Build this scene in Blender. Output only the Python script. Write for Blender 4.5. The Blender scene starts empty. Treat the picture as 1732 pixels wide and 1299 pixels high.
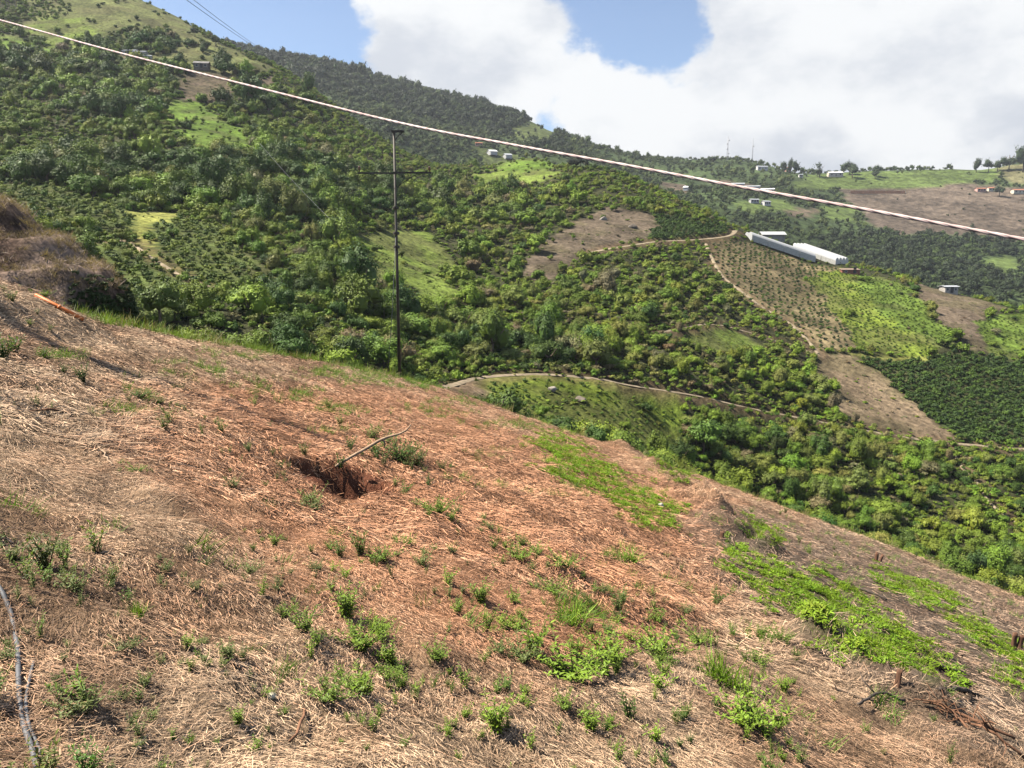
import bpy, bmesh, math, random
import numpy as np
from mathutils import Vector, Matrix, Euler

# ------------------------------------------------------------------ camera
FPX, CX, CY, PITCH = 1334.0, 866.0, 649.5, math.radians(9.4)
scene = bpy.context.scene
cam_data = bpy.data.cameras.new('camera')
cam = bpy.data.objects.new('camera', cam_data)
scene.collection.objects.link(cam)
cam.location = (0, 0, 0)
cam.rotation_euler = (math.radians(90) - PITCH, 0, 0)
cam_data.sensor_width = 36.0
cam_data.lens = 36.0 * FPX / 1732.0
cam_data.clip_start = 0.05
cam_data.clip_end = 20000
scene.camera = cam

# ------------------------------------------------------------------ light
SUN = Vector((-0.59, 0.09, 0.80)).normalized()          # direction towards the sun
sun_data = bpy.data.lights.new('sun', 'SUN')
sun_data.energy = 5.0
sun_data.angle = math.radians(0.5)
sun_data.color = (1.0, 0.93, 0.81)
sun = bpy.data.objects.new('sun', sun_data)
scene.collection.objects.link(sun)
sun.rotation_euler = (-SUN).to_track_quat('-Z', 'Y').to_euler()
scene.view_settings.view_transform = 'Standard'
scene.view_settings.look = 'None'
scene.view_settings.exposure = 1.24
scene.view_settings.gamma = 1.0
scene.cycles.max_bounces = 3
scene.cycles.diffuse_bounces = 0
scene.cycles.glossy_bounces = 1
scene.cycles.transmission_bounces = 2
scene.cycles.transparent_max_bounces = 6
scene.cycles.volume_bounces = 0
scene.cycles.caustics_reflective = False
scene.cycles.caustics_refractive = False
scene.cycles.use_denoising = True


def pix_dir(px, py):
    u = (px - CX) / FPX
    v = (CY - py) / FPX
    cp, sp = math.cos(PITCH), math.sin(PITCH)
    return u, cp + v * sp, -sp + v * cp


def at(px, py, d):
    """world point seen at a pixel, d metres ahead (world y)"""
    x, y, z = pix_dir(px, py)
    t = d / y
    return Vector((x * t, d, z * t))


def proj(x, y, z):
    cp, sp = math.cos(PITCH), math.sin(PITCH)
    dep = np.maximum(y * cp - z * sp, 0.05)
    v = (y * sp + z * cp) / dep
    return CX + FPX * x / dep, CY - FPX * v, dep


# ------------------------------------------------------------------ world: sky with clouds
world = bpy.data.worlds.new('World')
scene.world = world
world.use_nodes = True


class NB:
    """tiny node-tree helper"""
    def __init__(self, tree):
        self.t = tree
        self.n = tree.nodes
        self.l = tree.links

    def new(self, kind, **kw):
        nd = self.n.new(kind)
        for k, v in kw.items():
            setattr(nd, k, v)
        return nd

    def put(self, sock, val):
        if isinstance(val, bpy.types.NodeSocket):
            self.l.new(val, sock)
        elif val is not None:
            if isinstance(val, (tuple, list)) and len(val) == 3 and len(getattr(sock, 'default_value', (0,))) == 4:
                val = (*val, 1.0)
            sock.default_value = val

    def math(self, op, a, b=None, c=None, clamp=False):
        nd = self.new('ShaderNodeMath', operation=op, use_clamp=clamp)
        self.put(nd.inputs[0], a)
        if b is not None: self.put(nd.inputs[1], b)
        if c is not None: self.put(nd.inputs[2], c)
        return nd.outputs[0]

    def vmath(self, op, a, b=None):
        nd = self.new('ShaderNodeVectorMath', operation=op)
        self.put(nd.inputs[0], a)
        if b is not None: self.put(nd.inputs[1], b)
        return nd.outputs['Value'] if op in ('DOT_PRODUCT', 'LENGTH') else nd.outputs[0]

    def mapr(self, v, a, b, c=0.0, d=1.0, kind='SMOOTHSTEP'):
        nd = self.new('ShaderNodeMapRange', interpolation_type=kind)
        for i, q in enumerate((v, a, b, c, d)):
            self.put(nd.inputs[i], q)
        return nd.outputs[0]

    def mix(self, f, a, b, blend='MIX'):
        nd = self.new('ShaderNodeMix', data_type='RGBA', blend_type=blend)
        self.put(nd.inputs[0], f); self.put(nd.inputs[6], a); self.put(nd.inputs[7], b)
        return nd.outputs[2]

    def noise(self, vec, scale, detail=5, rough=0.55, dist=0.0):
        nd = self.new('ShaderNodeTexNoise')
        if vec is not None: self.put(nd.inputs['Vector'], vec)
        nd.inputs['Scale'].default_value = scale
        nd.inputs['Detail'].default_value = detail
        nd.inputs['Roughness'].default_value = rough
        nd.inputs['Distortion'].default_value = dist
        return nd.outputs['Fac']


def build_sky():
    b = NB(world.node_tree)
    b.n.clear()
    out = b.new('ShaderNodeOutputWorld')
    bg = b.new('ShaderNodeBackground')
    bg.inputs['Strength'].default_value = 0.05
    sky = b.new('ShaderNodeTexSky', sky_type='NISHITA')
    sky.sun_disc = False
    sky.sun_elevation = math.asin(SUN.z)
    sky.sun_rotation = math.atan2(SUN.x, SUN.y)
    sky.altitude = 1500
    sky.air_density = 1.0
    sky.dust_density = 1.0
    sky.ozone_density = 1.5
    tc = b.new('ShaderNodeTexCoord')
    d = tc.outputs['Generated']
    # direction stretched so that clouds flatten towards the horizon
    mp = b.new('ShaderNodeMapping')
    mp.inputs['Scale'].default_value = (1.0, 1.0, 1.7)
    mp.inputs['Location'].default_value = (3.1, 1.7, 0.4)
    b.l.new(d, mp.inputs['Vector'])
    big = b.noise(mp.outputs[0], 2.2, 4, 0.55)
    fine = b.noise(mp.outputs[0], 8.0, 14, 0.66, 0.0)
    val = b.math('ADD', b.math('MULTIPLY', big, 0.35), b.math('MULTIPLY', fine, 1.35))
    # broad cloud banks and the clear gaps between them
    wn = b.new('ShaderNodeTexNoise'); wn.inputs['Scale'].default_value = 9.0; wn.inputs['Detail'].default_value = 5
    b.l.new(d, wn.inputs['Vector'])
    dw = b.vmath('ADD', d, b.vmath('MULTIPLY', b.vmath('SUBTRACT', wn.outputs['Color'], (.5, .5, .5)), (.16, .16, .16)))
    dw = b.vmath('NORMALIZE', dw)
    blobs = [(590, 10, 4.0, .30), (660, 50, 5.0, .36), (740, 90, 5.0, .38), (860, 110, 5.0, .38), (960, 60, 2.6, .12), (1000, 160, 5.0, .36), (1110, 215, 4.5, .40), (1060, 240, 3.5, .2),
             (1230, 245, 5, .34), (1330, 110, 6, .36), (1280, 190, 4, .2), (1520, 70, 10, .44), (1700, 140, 10, .44), (1230, 20, 5, .20), (1400, 200, 6, .26), (1900, 60, 12, .3),
             (380, 30, 9, -.42), (250, -80, 9, -.3), (1060, 70, 3.2, -.34), (1000, 5, 4.0, -.36), (1110, 20, 3.0, -.2), (1140, 110, 3.0, -.42), (1190, 150, 2.6, -.42), (1228, 182, 2.0, -.34), (560, 95, 3.5, -.25), (640, 130, 2.5, -.15), (930, 205, 2.6, -.36), (990, 222, 2.2, -.30), (450, 60, 5, -.2),
             (1530, 262, 3.0, -.3), (1610, 266, 2, -.2)]
    for px, py, r, w in blobs:
        c = Vector(pix_dir(px, py)).normalized()
        dt = b.vmath('DOT_PRODUCT', dw, tuple(c))
        m = b.mapr(dt, math.cos(math.radians(r * 1.5)), math.cos(math.radians(r * 0.15)), 0.0, w * .8)
        val = b.math('ADD', val, m)
    fac = b.mapr(val, 0.80, 1.10)
    shade = b.noise(mp.outputs[0], 5.0, 10, 0.6, 0.0)
    col = b.mix(b.mapr(shade, 0.36, 0.60), (5.5, 5.8, 6.4), (8.0, 8.1, 8.2))
    skyc = b.mix(1.0, sky.outputs[0], (1.35, 1.36, 1.40), 'MULTIPLY')
    res = b.mix(fac, skyc, col)
    b.l.new(res, bg.inputs['Color'])
    b.l.new(bg.outputs[0], out.inputs['Surface'])


build_sky()

# ------------------------------------------------------------------ numeric helpers
rng = np.random.default_rng(7)
random.seed(7)


def _hash(ix, iy, seed):
    n = (ix.astype(np.int64) * 374761393 + iy.astype(np.int64) * 668265263 + seed * 974634777) & 0x7fffffff
    n = ((n ^ (n >> 13)) * 1274126177) & 0x7fffffff
    n = (n ^ (n >> 16)) & 0xffff
    return n / 65535.0


def vnoise(x, y, seed=0):
    x = np.asarray(x, float); y = np.asarray(y, float)
    ix = np.floor(x); iy = np.floor(y)
    fx = x - ix; fy = y - iy
    fx = fx * fx * (3 - 2 * fx); fy = fy * fy * (3 - 2 * fy)
    a = _hash(ix, iy, seed); b = _hash(ix + 1, iy, seed)
    c = _hash(ix, iy + 1, seed); d = _hash(ix + 1, iy + 1, seed)
    return (a * (1 - fx) + b * fx) * (1 - fy) + (c * (1 - fx) + d * fx) * fy - 0.5


def fbm(x, y, scale, octv=4, seed=0, gain=0.5):
    r = 0.0; a = 1.0; s = 1.0 / scale
    for k in range(octv):
        r = r + a * vnoise(x * s + 17.3 * k, y * s - 9.1 * k, seed + k)
        a *= gain; s *= 2.03
    return r


def in_poly(px, py, poly):
    px = np.asarray(px); py = np.asarray(py)
    inside = np.zeros(px.shape, bool)
    n = len(poly)
    for i in range(n):
        x1, y1 = poly[i]; x2, y2 = poly[(i + 1) % n]
        if y1 == y2: continue
        c = ((y1 > py) != (y2 > py)) & (px < (x2 - x1) * (py - y1) / (y2 - y1) + x1)
        inside ^= c
    return inside


def smooth(a, b, x):
    t = np.clip((x - a) / (b - a), 0, 1)
    return t * t * (3 - 2 * t)


class TPS:
    def __init__(self, pts, lam=0.0):
        p = np.array([(q[0], q[1]) for q in pts]); z = np.array([q[2] for q in pts])
        self.s = 100.0
        p = p / self.s
        n = len(p)
        K = self._u(np.linalg.norm(p[:, None] - p[None], axis=2)) + lam * np.eye(n)
        P = np.hstack([np.ones((n, 1)), p])
        A = np.zeros((n + 3, n + 3)); A[:n, :n] = K; A[:n, n:] = P; A[n:, :n] = P.T
        w = np.linalg.solve(A, np.concatenate([z, np.zeros(3)]))
        self.p = p; self.w = w[:n]; self.c = w[n:]

    @staticmethod
    def _u(r):
        r2 = np.maximum(r * r, 1e-12)
        return 0.5 * r2 * np.log(r2)

    def __call__(self, x, y):
        x = np.asarray(x, float); y = np.asarray(y, float)
        sh = x.shape
        q = np.stack([x.ravel(), y.ravel()], 1) / self.s
        out = np.empty(len(q))
        for i in range(0, len(q), 40000):
            b = q[i:i + 40000]
            r2 = ((b[:, None, :] - self.p[None]) ** 2).sum(2)
            out[i:i + 40000] = (0.5 * r2 * np.log(np.maximum(r2, 1e-12))) @ self.w + self.c[0] + b @ self.c[1:]
        return out.reshape(sh)


# ------------------------------------------------------------------ terrain heights
def W(px, py, d):
    p = at(px, py, d)
    return (p.x, p.y, p.z)


MID = [(-400, 330, 150), (-400, 150, 300), (-400, -80, 470),
       (0, 420, 100), (0, 330, 140), (0, 300, 165), (0, 200, 240), (0, 100, 330), (0, 0, 430), (0, -150, 560),
       (120, 500, 80), (120, 390, 120),
       (230, 560, 72), (230, 480, 92), (230, 405, 125), (230, 350, 155), (230, 260, 215), (230, 170, 290), (230, 80, 385), (240, 3, 470),
       (430, 610, 72), (430, 500, 100), (430, 420, 130), (430, 330, 180), (430, 250, 240), (430, 170, 330), (430, 99, 430),
       (520, 150, 420),
       (600, 620, 78), (600, 540, 100), (600, 440, 145), (600, 350, 200), (600, 280, 270), (600, 207, 385),
       (720, 630, 88), (720, 560, 112), (720, 470, 150), (720, 400, 200), (720, 330, 275), (720, 277, 370),
       (820, 560, 130), (820, 470, 180), (820, 380, 255), (820, 320, 330), (810, 287, 390),
       (780, 645, 96), (900, 631, 104), (900, 700, 86), (900, 600, 116), (900, 520, 148), (900, 440, 195), (900, 370, 250), (900, 305, 330), (900, 268, 395),
       (1040, 760, 82), (1040, 645, 112), (1040, 560, 140), (1040, 480, 178), (1040, 422, 215), (1040, 362, 258), (1040, 293, 335),
       (1150, 820, 90), (1150, 660, 122), (1150, 553, 152), (1150, 340, 300),
       (1240, 840, 104), (1240, 760, 115), (1240, 685, 128), (1240, 560, 170), (1240, 480, 213), (1240, 405, 262), (1240, 388, 278),
       (1350, 880, 98), (1350, 800, 112), (1350, 708, 131), (1350, 600, 170), (1350, 520, 212), (1350, 450, 262), (1350, 418, 290),
       (1500, 930, 95), (1500, 850, 112), (1500, 738, 138), (1500, 600, 182), (1500, 520, 222), (1500, 462, 272),
       (1620, 970, 92), (1620, 850, 115), (1620, 750, 142), (1620, 600, 192), (1620, 500, 250),
       (1732, 1000, 90), (1732, 850, 120), (1732, 757, 147), (1732, 640, 185), (1732, 535, 232),
       (2050, 1050, 95), (2050, 800, 150), (2050, 620, 230)]
MID_W = [W(*p) for p in MID]
for px, py, d in [(-400, -80, 470), (240, 3, 470), (430, 99, 430), (600, 207, 385), (720, 277, 370), (810, 287, 390), (900, 268, 395), (1040, 293, 335), (1150, 340, 300), (1240, 388, 278),
                  (1350, 418, 290), (1500, 462, 272), (1620, 500, 250), (1732, 535, 232), (2050, 620, 230)]:
    x, y, z = W(px, py, d)
    MID_W.append((x * (d + 70) / d, d + 70, z - 14 + (10 if px < 500 else 0)))
    MID_W.append((x * (d + 190) / d, d + 190, min(z - 70, -45 if px > 500 else z - 40)))
for x in (-60, -20, 20, 60, 100):
    MID_W.append((x, 50, -24 - 0.08 * (x + 60)))
MID_W.append((-110, 60, -8))
tps_mid = TPS(MID_W, 0.002)

FAR = [(-300, 30, 1000), (0, 40, 1000), (200, 55, 1000), (430, 96, 1000), (560, 116, 1040), (700, 156, 1060), (780, 172, 1050), (870, 196, 1020), (930, 222, 1000), (1050, 256, 1000), (1130, 272, 1020),
       (1230, 271, 1040), (1290, 281, 990), (1340, 295, 950), (1420, 298, 930), (1500, 293, 930), (1600, 289, 930), (1700, 283, 930), (1760, 272, 930), (1950, 265, 930), (2400, 250, 960),
       (640, 225, 690), (640, 180, 850), (800, 275, 690), (800, 225, 850), (950, 268, 720), (950, 240, 860), (1100, 312, 720), (1100, 290, 860), (1300, 345, 690), (1300, 312, 830),
       (1450, 350, 780), (1440, 320, 860), (1600, 345, 790), (1600, 312, 870), (1732, 338, 800), (1732, 305, 870), (1450, 402, 650), (1600, 405, 690), (1732, 410, 690), (1450, 440, 560), (1600, 462, 560),
       (1732, 480, 560), (1300, 387, 580), (1732, 520, 470), (1600, 490, 490), (2100, 480, 560), (2100, 380, 720)]
FAR_W = [W(*p) for p in FAR]
for px, py, d in FAR[:21]:
    x, y, z = W(px, py, d)
    FAR_W.append((x * (d + 90) / d, d + 90, z - 12))
    FAR_W.append((x * (d + 320) / d, d + 320, z - 120))
for x in (-500, -250, 0, 250, 500):
    FAR_W.append((x, 400, -75))
tps_far = TPS(FAR_W, 0.002)


def h_mid(x, y):
    return tps_mid(x, y) + 1.3 * fbm(x, y, 34, 3, 11) + 0.5 * fbm(x, y, 7, 2, 15)


def h_far(x, y):
    return tps_far(x, y) + 7 * fbm(x, y, 110, 4, 31)


# near slope: a cut hillside falling to the right, with its brow some 16 to 30 m out
RIM_PX = [(-500, 500), (-200, 500), (0, 518), (170, 541), (330, 577), (500, 607), (676, 640), (760, 660), (850, 690), (1000, 742), (1200, 812), (1400, 886), (1600, 964), (1732, 1016), (2000, 1135), (2600, 1400)]
NA, NBX, NH = 0.13, 0.33, 2.0
_ru, _ry = [], []
for px, py in RIM_PX:
    a, b_, c = pix_dir(px, py)
    u, s = a / b_, -c / b_
    _ru.append(u); _ry.append(NH / max(s - NA - NBX * u, 0.03))
_ru = np.array(_ru); _ry = np.clip(np.array(_ry), 8, 34)


def rim_y(x, y):
    return np.interp(x / np.maximum(y, 0.5), _ru, _ry)


HOLE = None


def h_near(x, y):
    x = np.asarray(x, float); y = np.asarray(y, float)
    z = -NH - NA * y - NBX * x
    over = np.maximum(0, y - rim_y(x, y) + 0.6)
    z = z - np.where(over < 4, 0.055 * over ** 2, 0.055 * 16 + 0.44 * (over - 4))
    # straw mound at the left edge
    e = ((x + 9.7) / 2.75) ** 2 + ((y - 12.6) / 2.3) ** 2
    z = z + 0.46 * np.exp(-e ** 3.5)
    # low heap of raked straw by the brow on the right
    for hx, hy, hr, hh in HEAPS:
        z = z + hh * np.exp(-(((x - hx) / hr) ** 2 + ((y - hy) / hr) ** 2)) * (1 + 1.5 * fbm(x, y, .35, 3, 97))
    # the pit
    if HOLE is not None:
        hx, hy = HOLE
        q = np.sqrt(((x - hx) / 0.60) ** 2 + ((y - hy) / 0.80) ** 2) + 0.55 * fbm(x, y, 0.35, 4, 91)
        z = z - 0.58 * (1 - smooth(0.62, 1.0, q)) - 0.10 * np.exp(-(((x - hx) / .8) ** 2 + ((y - hy + 1.3) / .7) ** 2))
    near = np.exp(-np.maximum(y - 4, 0) / 14)
    z = z + 0.09 * fbm(x, y, 2.8, 3, 51) * smooth(1, 5, y) + (0.08 + 0.07 * near) * fbm(x, y, 0.45, 4, 57)
    return z


HEAPS = []


def near_hit(px, py):
    """world point where the line of sight of a pixel meets the near slope"""
    dx, dy, dz = pix_dir(px, py)
    t = np.linspace(1.2, 60, 3000)
    s = dz * t - h_near(dx * t, dy * t)
    i = int(np.argmax(s < 0))
    if s[i] >= 0: i = len(t) - 1
    tt = t[i]
    return Vector((dx * tt, dy * tt, float(h_near(np.array(dx * tt), np.array(dy * tt)))))


def hill_hit(px, py, hf=None, t0=60, t1=620, n=900):
    hf = hf or h_mid
    dx, dy, dz = pix_dir(px, py)
    t = np.linspace(t0, t1, n)
    s = dz * t - hf(dx * t, dy * t)
    neg = s < 0
    if not neg.any():                       # just above the skyline: stand on the crest below
        return hill_hit(px, py + 2, hf, t0, t1, n) if py < 1000 else None
    i = int(np.argmax(neg)); tt = t[i]
    if i > 0:
        tt = t[i - 1] + (t[i] - t[i - 1]) * s[i - 1] / (s[i - 1] - s[i])
    return Vector((dx * tt, dy * tt, dz * tt))


def hill_hits(pts, hf=None, **k):
    return [q for q in (hill_hit(px, py, hf, **k) for px, py in pts) if q is not None]


_h = near_hit(582, 795)
HOLE = (_h.x, _h.y)
for px, py, r, hh in [(1200, 858, .62, .42), (1180, 850, .45, .22), (1050, 762, .7, .24), (1110, 796, .8, .24), (1140, 815, .5, .3), (1225, 905, .5, .3), (1290, 925, .4, .25), (1430, 1105, .6, .2), (1400, 1085, .4, .15), (1545, 1190, .5, .22), (1470, 1075, .35, .16)]:
    q = near_hit(px, py)
    HEAPS.append((q.x, q.y, r, hh))


# ------------------------------------------------------------------ what grows where
(SCRUB, GRASS, VIVID, BARE, COFFEE, ROWS, FIELD, STRAWF, BROWN, PASTURE, TERRACE, DRYGRASS, LANE, BANKF) = range(14)
MID_ZONES = [
    (DRYGRASS, [(60, -40), (240, -20), (330, 48), (430, 96), (470, 130), (400, 122), (300, 120), (210, 92), (120, 75), (40, 50)]),
    (GRASS, [(40, 35), (130, 30), (190, 70), (130, 95), (60, 70)]),
    (BROWN, [(305, 128), (345, 120), (400, 130), (392, 160), (370, 178), (320, 172), (303, 150)]),
    (BROWN, [(415, 132), (470, 135), (455, 165), (425, 160)]),
    (BROWN, [(200, 88), (250, 86), (262, 112), (215, 108)]),
    (VIVID, [(275, 168), (330, 172), (370, 195), (420, 230), (425, 262), (350, 255), (295, 215)]),
    (VIVID, [(0, 62), (55, 70), (130, 100), (110, 112), (30, 100), (0, 95)]),
    (GRASS, [(578, 400), (640, 388), (735, 392), (765, 440), (740, 470), (640, 478), (598, 452)]),
    (GRASS, [(690, 470), (760, 470), (790, 500), (720, 520)]),
    (VIVID, [(835, 284), (850, 272), (900, 262), (960, 264), (985, 278), (950, 287), (880, 291)]),
    (GRASS, [(805, 292), (835, 286), (950, 290), (900, 315), (820, 312)]),
    (BARE, [(885, 460), (918, 405), (958, 378), (1025, 355), (1090, 362), (1116, 380), (1104, 402), (1010, 425), (955, 458), (900, 478)]),
    (COFFEE, [(1095, 366), (1150, 372), (1225, 384), (1234, 398), (1160, 404), (1100, 402), (1112, 384)]),
    (ROWS, [(1194, 412), (1262, 408), (1330, 425), (1405, 458), (1432, 470), (1372, 478), (1455, 596), (1395, 588), (1340, 548), (1282, 512), (1222, 466)]),
    (FIELD, [(1368, 474), (1410, 458), (1470, 468), (1540, 505), (1625, 582), (1560, 596), (1510, 604), (1456, 594)]),
    (PASTURE, [(1440, 460), (1500, 470), (1565, 512), (1625, 582), (1590, 590), (1520, 540), (1465, 500)]),
    (BROWN, [(1530, 465), (1600, 490), (1700, 520), (1655, 545), (1682, 592), (1640, 590), (1590, 530), (1545, 495)]),
    (PASTURE, [(1655, 545), (1760, 525), (1760, 600), (1690, 600)]),
    (COFFEE, [(1432, 606), (1500, 610), (1565, 602), (1640, 596), (1760, 605), (1760, 745), (1630, 742)]),
    (LANE, [(1425, 598), (1500, 606), (1560, 596), (1565, 604), (1510, 614), (1432, 606)]),
    (STRAWF, [(1366, 586), (1432, 602), (1520, 665), (1622, 742), (1560, 738), (1480, 720), (1425, 690), (1395, 640)]),
    (FIELD, [(745, 650), (800, 640), (880, 630), (990, 637), (1150, 668), (1158, 720), (1145, 770), (1060, 770), (900, 730), (760, 690)]),
    (STRAWF, [(745, 652), (815, 640), (835, 680), (800, 700), (750, 690)]),
    (TERRACE, [(-60, 300), (60, 312), (200, 345), (232, 360), (225, 395), (180, 402), (60, 372), (-60, 330)]),
    (TERRACE, [(140, 405), (215, 408), (300, 468), (380, 500), (260, 525), (180, 500)]),
    (TERRACE, [(240, 372), (310, 362), (365, 385), (440, 440), (520, 480), (420, 488), (330, 468), (262, 425)]),
    (LANE, [(220, 362), (262, 352), (330, 362), (300, 368), (255, 372), (240, 398), (268, 428), (345, 476), (415, 490), (400, 498), (320, 472), (238, 424), (216, 400)]),
    (LANE, [(-60, 330), (60, 372), (130, 404), (120, 415), (40, 380), (-60, 345)]),
    (GRASS, [(1160, 565), (1230, 556), (1300, 582), (1240, 600), (1170, 590)]),
]
MID_COL = {SCRUB: (.040, .042, .018), GRASS: (.125, .165, .032), VIVID: (.105, .165, .024), BARE: (.112, .086, .060), COFFEE: (.035, .055, .016), ROWS: (.185, .145, .078), FIELD: (.140, .182, .026),  # SCRUB soil colour is darkened to stand for shade between the shrubs
           STRAWF: (.205, .150, .094), BROWN: (.130, .098, .068), PASTURE: (.105, .155, .026), TERRACE: (.085, .11, .03), DRYGRASS: (.118, .130, .044), LANE: (.215, .220, .055), BANKF: (.1, .06, .035)}

FAR_ZONES = [
    (BARE, [(1415, 318), (1530, 316), (1600, 308), (1760, 318), (1760, 412), (1640, 398), (1530, 398), (1470, 378)]),
    (PASTURE, [(1330, 318), (1365, 298), (1440, 291), (1700, 283), (1690, 306), (1600, 312), (1540, 318), (1440, 322)]),
    (DRYGRASS, [(1690, 283), (1760, 272), (1760, 318), (1700, 306)]),
    (PASTURE, [(1390, 350), (1450, 352), (1445, 375), (1400, 372)]),
    (PASTURE, [(1235, 344), (1330, 336), (1345, 352), (1260, 362)]),
    (BROWN, [(1110, 306), (1170, 312), (1160, 326), (1120, 322)]),
    (BARE, [(1180, 304), (1240, 306), (1310, 322), (1290, 328), (1220, 314)]),
    (GRASS, [(860, 222), (905, 200), (940, 222), (930, 240), (880, 240)]),
    (GRASS, [(800, 250), (870, 262), (880, 285), (820, 285)]),
    (BROWN, [(1330, 355), (1380, 350), (1385, 362), (1340, 368)]),
    (PASTURE, [(1660, 440), (1700, 430), (1732, 450), (1700, 470)]),
]
FAR_COL = {SCRUB: (.052, .075, .028), GRASS: (.100, .125, .040), BARE: (.112, .086, .064), BROWN: (.125, .095, .066), PASTURE: (.095, .130, .036), DRYGRASS: (.13, .12, .06)}


def zone_of(x, y, z, zones, jit=13.0, jsc=9.0, default=SCRUB):
    px, py, dep = proj(x, y, z)
    px = px + jit * 2 * fbm(x, y, jsc, 3, 71)
    py = py + jit * fbm(x, y, jsc, 3, 83)
    out = np.full(np.shape(px), default, int)
    for code, poly in zones:
        out[in_poly(px, py, poly)] = code
    return out


# ------------------------------------------------------------------ roads and footpaths (cut into the slope)
ROADS = [
    ('valley_road', 1.5, [(690, 674), (725, 662), (760, 650), (800, 641), (880, 631), (960, 632), (1020, 641), (1100, 657), (1200, 674), (1300, 697), (1400, 717), (1500, 735), (1620, 750), (1700, 757), (1745, 760)]),
    ('bench_path', 1.2, [(1112, 562), (1160, 553), (1210, 548), (1250, 556), (1300, 573), (1345, 587), (1385, 600)]),
    ('upper_road', 2.0, [(1000, 427), (1080, 413), (1150, 407), (1200, 404), (1233, 399), (1243, 390)]),
    ('terrace_path', .8, [(150, 408), (185, 405), (214, 404), (250, 430), (300, 461), (350, 484), (405, 495)]),
    ('field_path', 1.1, [(1194, 412), (1222, 466), (1282, 513), (1340, 549), (1384, 598)]),
    ('lower_path', .55, [(1612, 764), (1632, 795), (1652, 815), (1672, 845), (1700, 866), (1745, 905)]),
]


def resample(pts, step):
    pts = [np.array(p, float) for p in pts]
    out = [pts[0]]
    for k in range(len(pts) - 1):
        p0 = pts[max(k - 1, 0)]; p1 = pts[k]; p2 = pts[k + 1]; p3 = pts[min(k + 2, len(pts) - 1)]
        n = max(2, int(np.linalg.norm(p2 - p1) / step))
        for i in range(1, n + 1):
            t = i / n
            out.append(0.5 * ((2 * p1) + (-p0 + p2) * t + (2 * p0 - 5 * p1 + 4 * p2 - p3) * t * t + (-p0 + 3 * p1 - 3 * p2 + p3) * t ** 3))
    return np.array(out)


ROAD_LINES = []
for nm, wdt, pl in ROADS:
    hits = [(q.x, q.y, q.z) for q in hill_hits(pl)]
    ln = resample(hits, 2.0)
    ln[:, 2] = h_mid(ln[:, 0], ln[:, 1])
    for _ in range(12):
        ln[1:-1, 2] = (ln[:-2, 2] + ln[1:-1, 2] * 2 + ln[2:, 2]) / 4
    ROAD_LINES.append((nm, wdt, ln))


def road_dist(x, y):
    """distance to the nearest road edge, and that road's height"""
    best = np.full(np.shape(x), 1e9); hz = np.zeros(np.shape(x))
    for nm, wdt, ln in ROAD_LINES:
        lo = ln[:, :2].min(0) - 8; hi = ln[:, :2].max(0) + 8
        m = (x > lo[0]) & (x < hi[0]) & (y > lo[1]) & (y < hi[1])
        if not m.any(): continue
        q = np.stack([x[m], y[m]], 1)
        d2 = ((q[:, None, :] - ln[None, :, :2]) ** 2).sum(2)
        i = d2.argmin(1)
        d = np.sqrt(d2[np.arange(len(q)), i]) - wdt / 2
        b = best[m]; h = hz[m]
        c = d < b
        b[c] = d[c]; h[c] = ln[i[c], 2]
        best[m] = b; hz[m] = h
    return best, hz


# ------------------------------------------------------------------ mesh helpers
def link(o, parent=None):
    scene.collection.objects.link(o)
    if parent is not None: o.parent = parent
    return o


def tag(o, label=None, cat=None, group=None, kind=None):
    if label: o['label'] = label
    if cat: o['category'] = cat
    if group: o['group'] = group
    if kind: o['kind'] = kind
    return o


def mesh_np(name, verts, faces, mat=None, smooth_=True):
    """faces: (n,4) or (n,3) int array"""
    verts = np.asarray(verts, np.float32); faces = np.asarray(faces, np.int32)
    me = bpy.data.meshes.new(name)
    k = faces.shape[1]
    me.vertices.add(len(verts)); me.vertices.foreach_set('co', verts.ravel())
    me.loops.add(faces.size); me.loops.foreach_set('vertex_index', faces.ravel())
    me.polygons.add(len(faces))
    me.polygons.foreach_set('loop_start', np.arange(0, faces.size, k, dtype=np.int32))
    me.polygons.foreach_set('use_smooth', np.full(len(faces), smooth_))
    me.update(calc_edges=True)
    if mat: me.materials.append(mat)
    return me


def set_attr(me, name, kind, data, dom='POINT'):
    a = me.attributes.new(name, kind, dom)
    key = {'FLOAT': 'value', 'INT': 'value', 'FLOAT_VECTOR': 'vector', 'FLOAT_COLOR': 'color'}[kind]
    a.data.foreach_set(key, np.ascontiguousarray(data).ravel())


def grid_mesh(name, xs, ys, hf, mat):
    X, Y = np.meshgrid(xs, ys)
    Z = hf(X, Y)
    nx, ny = len(xs), len(ys)
    i = np.arange(nx * ny).reshape(ny, nx)
    f = np.stack([i[:-1, :-1], i[:-1, 1:], i[1:, 1:], i[1:, :-1]], 2).reshape(-1, 4)
    v = np.stack([X, Y, Z], 2).reshape(-1, 3)
    return mesh_np(name, v, f, mat), v


def new_mat(name):
    m = bpy.data.materials.new(name)
    m.use_nodes = True
    b = NB(m.node_tree)
    b.n.clear()
    out = b.new('ShaderNodeOutputMaterial')
    bs = b.new('ShaderNodeBsdfPrincipled')
    bs.inputs['Roughness'].default_value = 0.85
    bs.inputs['Specular IOR Level'].default_value = 0.2
    b.l.new(bs.outputs[0], out.inputs['Surface'])
    return m, b, bs, out


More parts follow.
